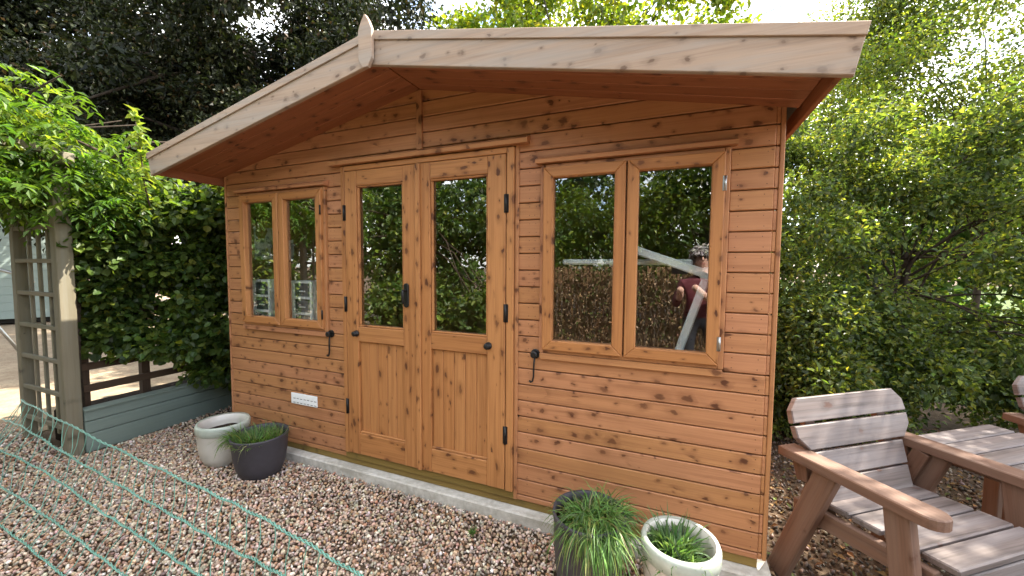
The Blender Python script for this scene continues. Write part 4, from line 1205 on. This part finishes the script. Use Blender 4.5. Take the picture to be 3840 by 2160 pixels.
# ------------------------------------------------------------------ the photographer (seen only as a reflection in the large window)
def person():
    x0, y0 = 1.68, -2.47
    root = empty('person', (x0, y0, G), 'person with grey hair in a maroon top holding up a phone', 'person')
    V = [(0, 0, .92), (0, 0, 1.05), (0, 0, 1.22), (0, .0, 1.30), (0, .01, 1.38), (0, .015, 1.46),      # 0-5 spine, neck, head base
         (-.17, 0, 1.25), (-.24, .03, 1.02), (-.20, .22, 1.13), (-.20, .30, 1.22),                        # 6-9 left arm to the phone
         (.17, 0, 1.25), (.23, .02, 1.00), (.04, .20, 1.12), (-.09, .29, 1.24),                           # 10-13 right arm
         (-.10, 0, .86), (-.11, .01, .48), (-.11, -.02, .08), (-.12, .13, .03),                           # 14-17
         (.10, 0, .86), (.12, .0, .48), (.12, -.03, .08), (.14, .12, .03), (0, .02, 1.55)]                # 18-22
    Rr = [.15, .135, .15, .075, .052, .085, .062, .046, .038, .036, .062, .046, .038, .036, .085, .058, .040, .036, .085, .058, .040, .036, .075]
    Ed = [(0, 1), (1, 2), (2, 3), (3, 4), (4, 5), (5, 22), (2, 6), (6, 7), (7, 8), (8, 9), (2, 10), (10, 11), (11, 12), (12, 13), (0, 14), (14, 15), (15, 16), (16, 17), (0, 18), (18, 19), (19, 20), (20, 21)]
    me = bpy.data.meshes.new('body'); me.from_pydata([(p[0], p[1], p[2]) for p in V], Ed, [])
    o = bpy.data.objects.new('body', me); link(o, root, Vector((x0, y0, G)))
    sk = o.modifiers.new('skin', 'SKIN'); sk.use_smooth_shade = True
    for i, r in enumerate(Rr):
        me.skin_vertices[0].data[i].radius = (r, r * .8 if i in (0, 1, 2) else r)
    me.skin_vertices[0].data[0].use_root = True
    ss = o.modifiers.new('sub', 'SUBSURF'); ss.levels = 2; ss.render_levels = 2
    m, nt, out = new_mat('clothed_figure'); N = NT(nt)
    tc = nt.nodes.new('ShaderNodeTexCoord'); sp = nt.nodes.new('ShaderNodeSeparateXYZ'); nt.links.new(tc.outputs['Object'], sp.inputs[0])
    c = N.mix(N.smooth(sp.outputs[2], .905, .915), (.02, .022, .03), (.10, .014, .022))
    c = N.mix(N.smooth(sp.outputs[2], 1.325, 1.335), c, (.55, .33, .25))
    c = N.mix(N.smooth(sp.outputs[1], .20, .21), c, (.55, .33, .25))
    b = N.n('ShaderNodeBsdfPrincipled', Roughness=.75); nt.links.new(c, b.inputs['Base Color']); nt.links.new(b.outputs[0], out.inputs[0])
    me.materials.append(m)
    # face: nose, eyes, mouth, ears
    hx, hy, hz_ = x0, y0 + .02, G + 1.50
    mb = MB(); mb.tube([(hx, hy + .075, hz_ + .03), (hx, hy + .105, hz_ - .012), (hx, hy + .08, hz_ - .02)], [.008, .014, .012], 6)
    for sx in (-1, 1): mb.tube([(hx + sx * .078, hy - .005, hz_ - .03), (hx + sx * .09, hy - .01, hz_), (hx + sx * .082, hy - .008, hz_ + .03)], [.008, .014, .010], 6)
    mb.build('nose_and_ears', plain('skin', (.55, .33, .25), .6), root)
    for sx in (-1, 1):
        mb = MB(); mb.disc((hx + sx * .03, hy + .070, hz_ + .025), (0, 1, 0), .010, .010, 10); mb.build('eye', M['black'], root)
    mb = MB(); mb.stick((hx - .025, hy + .080, hz_ - .05), (hx + .025, hy + .080, hz_ - .05), .010, .008, (0, 1, 0), .002); mb.build('mouth', plain('lips', (.35, .10, .09), .6), root)
    # hair
    n = 2600; d = unit(rng.normal(0, 1, (n, 3))); d = d[~((d[:, 1] > .35) & (d[:, 2] < .35)) & (d[:, 2] > -.55)]
    P = np.array([hx, hy - .005, hz_ + .03]) + d * np.array([.088, .095, .105])
    Vv, T, C = leaf_arrays(P, unit(d * .4 + rng.normal(0, .3, d.shape) + np.array([0, 0, -.9])), d, .06, .02, colours(len(P), [(.45, .43, .41), (.33, .31, .29)], [2, 1], .15))
    np_mesh('hair', Vv, T, C, M['litter'], root, (x0, y0, G))
    ph = MB(); ph.box((CAM.x - .035, CAM.y - .075, CAM.z - .075), (CAM.x + .115, CAM.y - .066, CAM.z + .005), .002)
    tag(ph.build('phone', M['black'], origin=(CAM.x + .04, CAM.y - .07, CAM.z - .035)), 'black phone held up by the person mirrored in the large window', 'phone')
person()
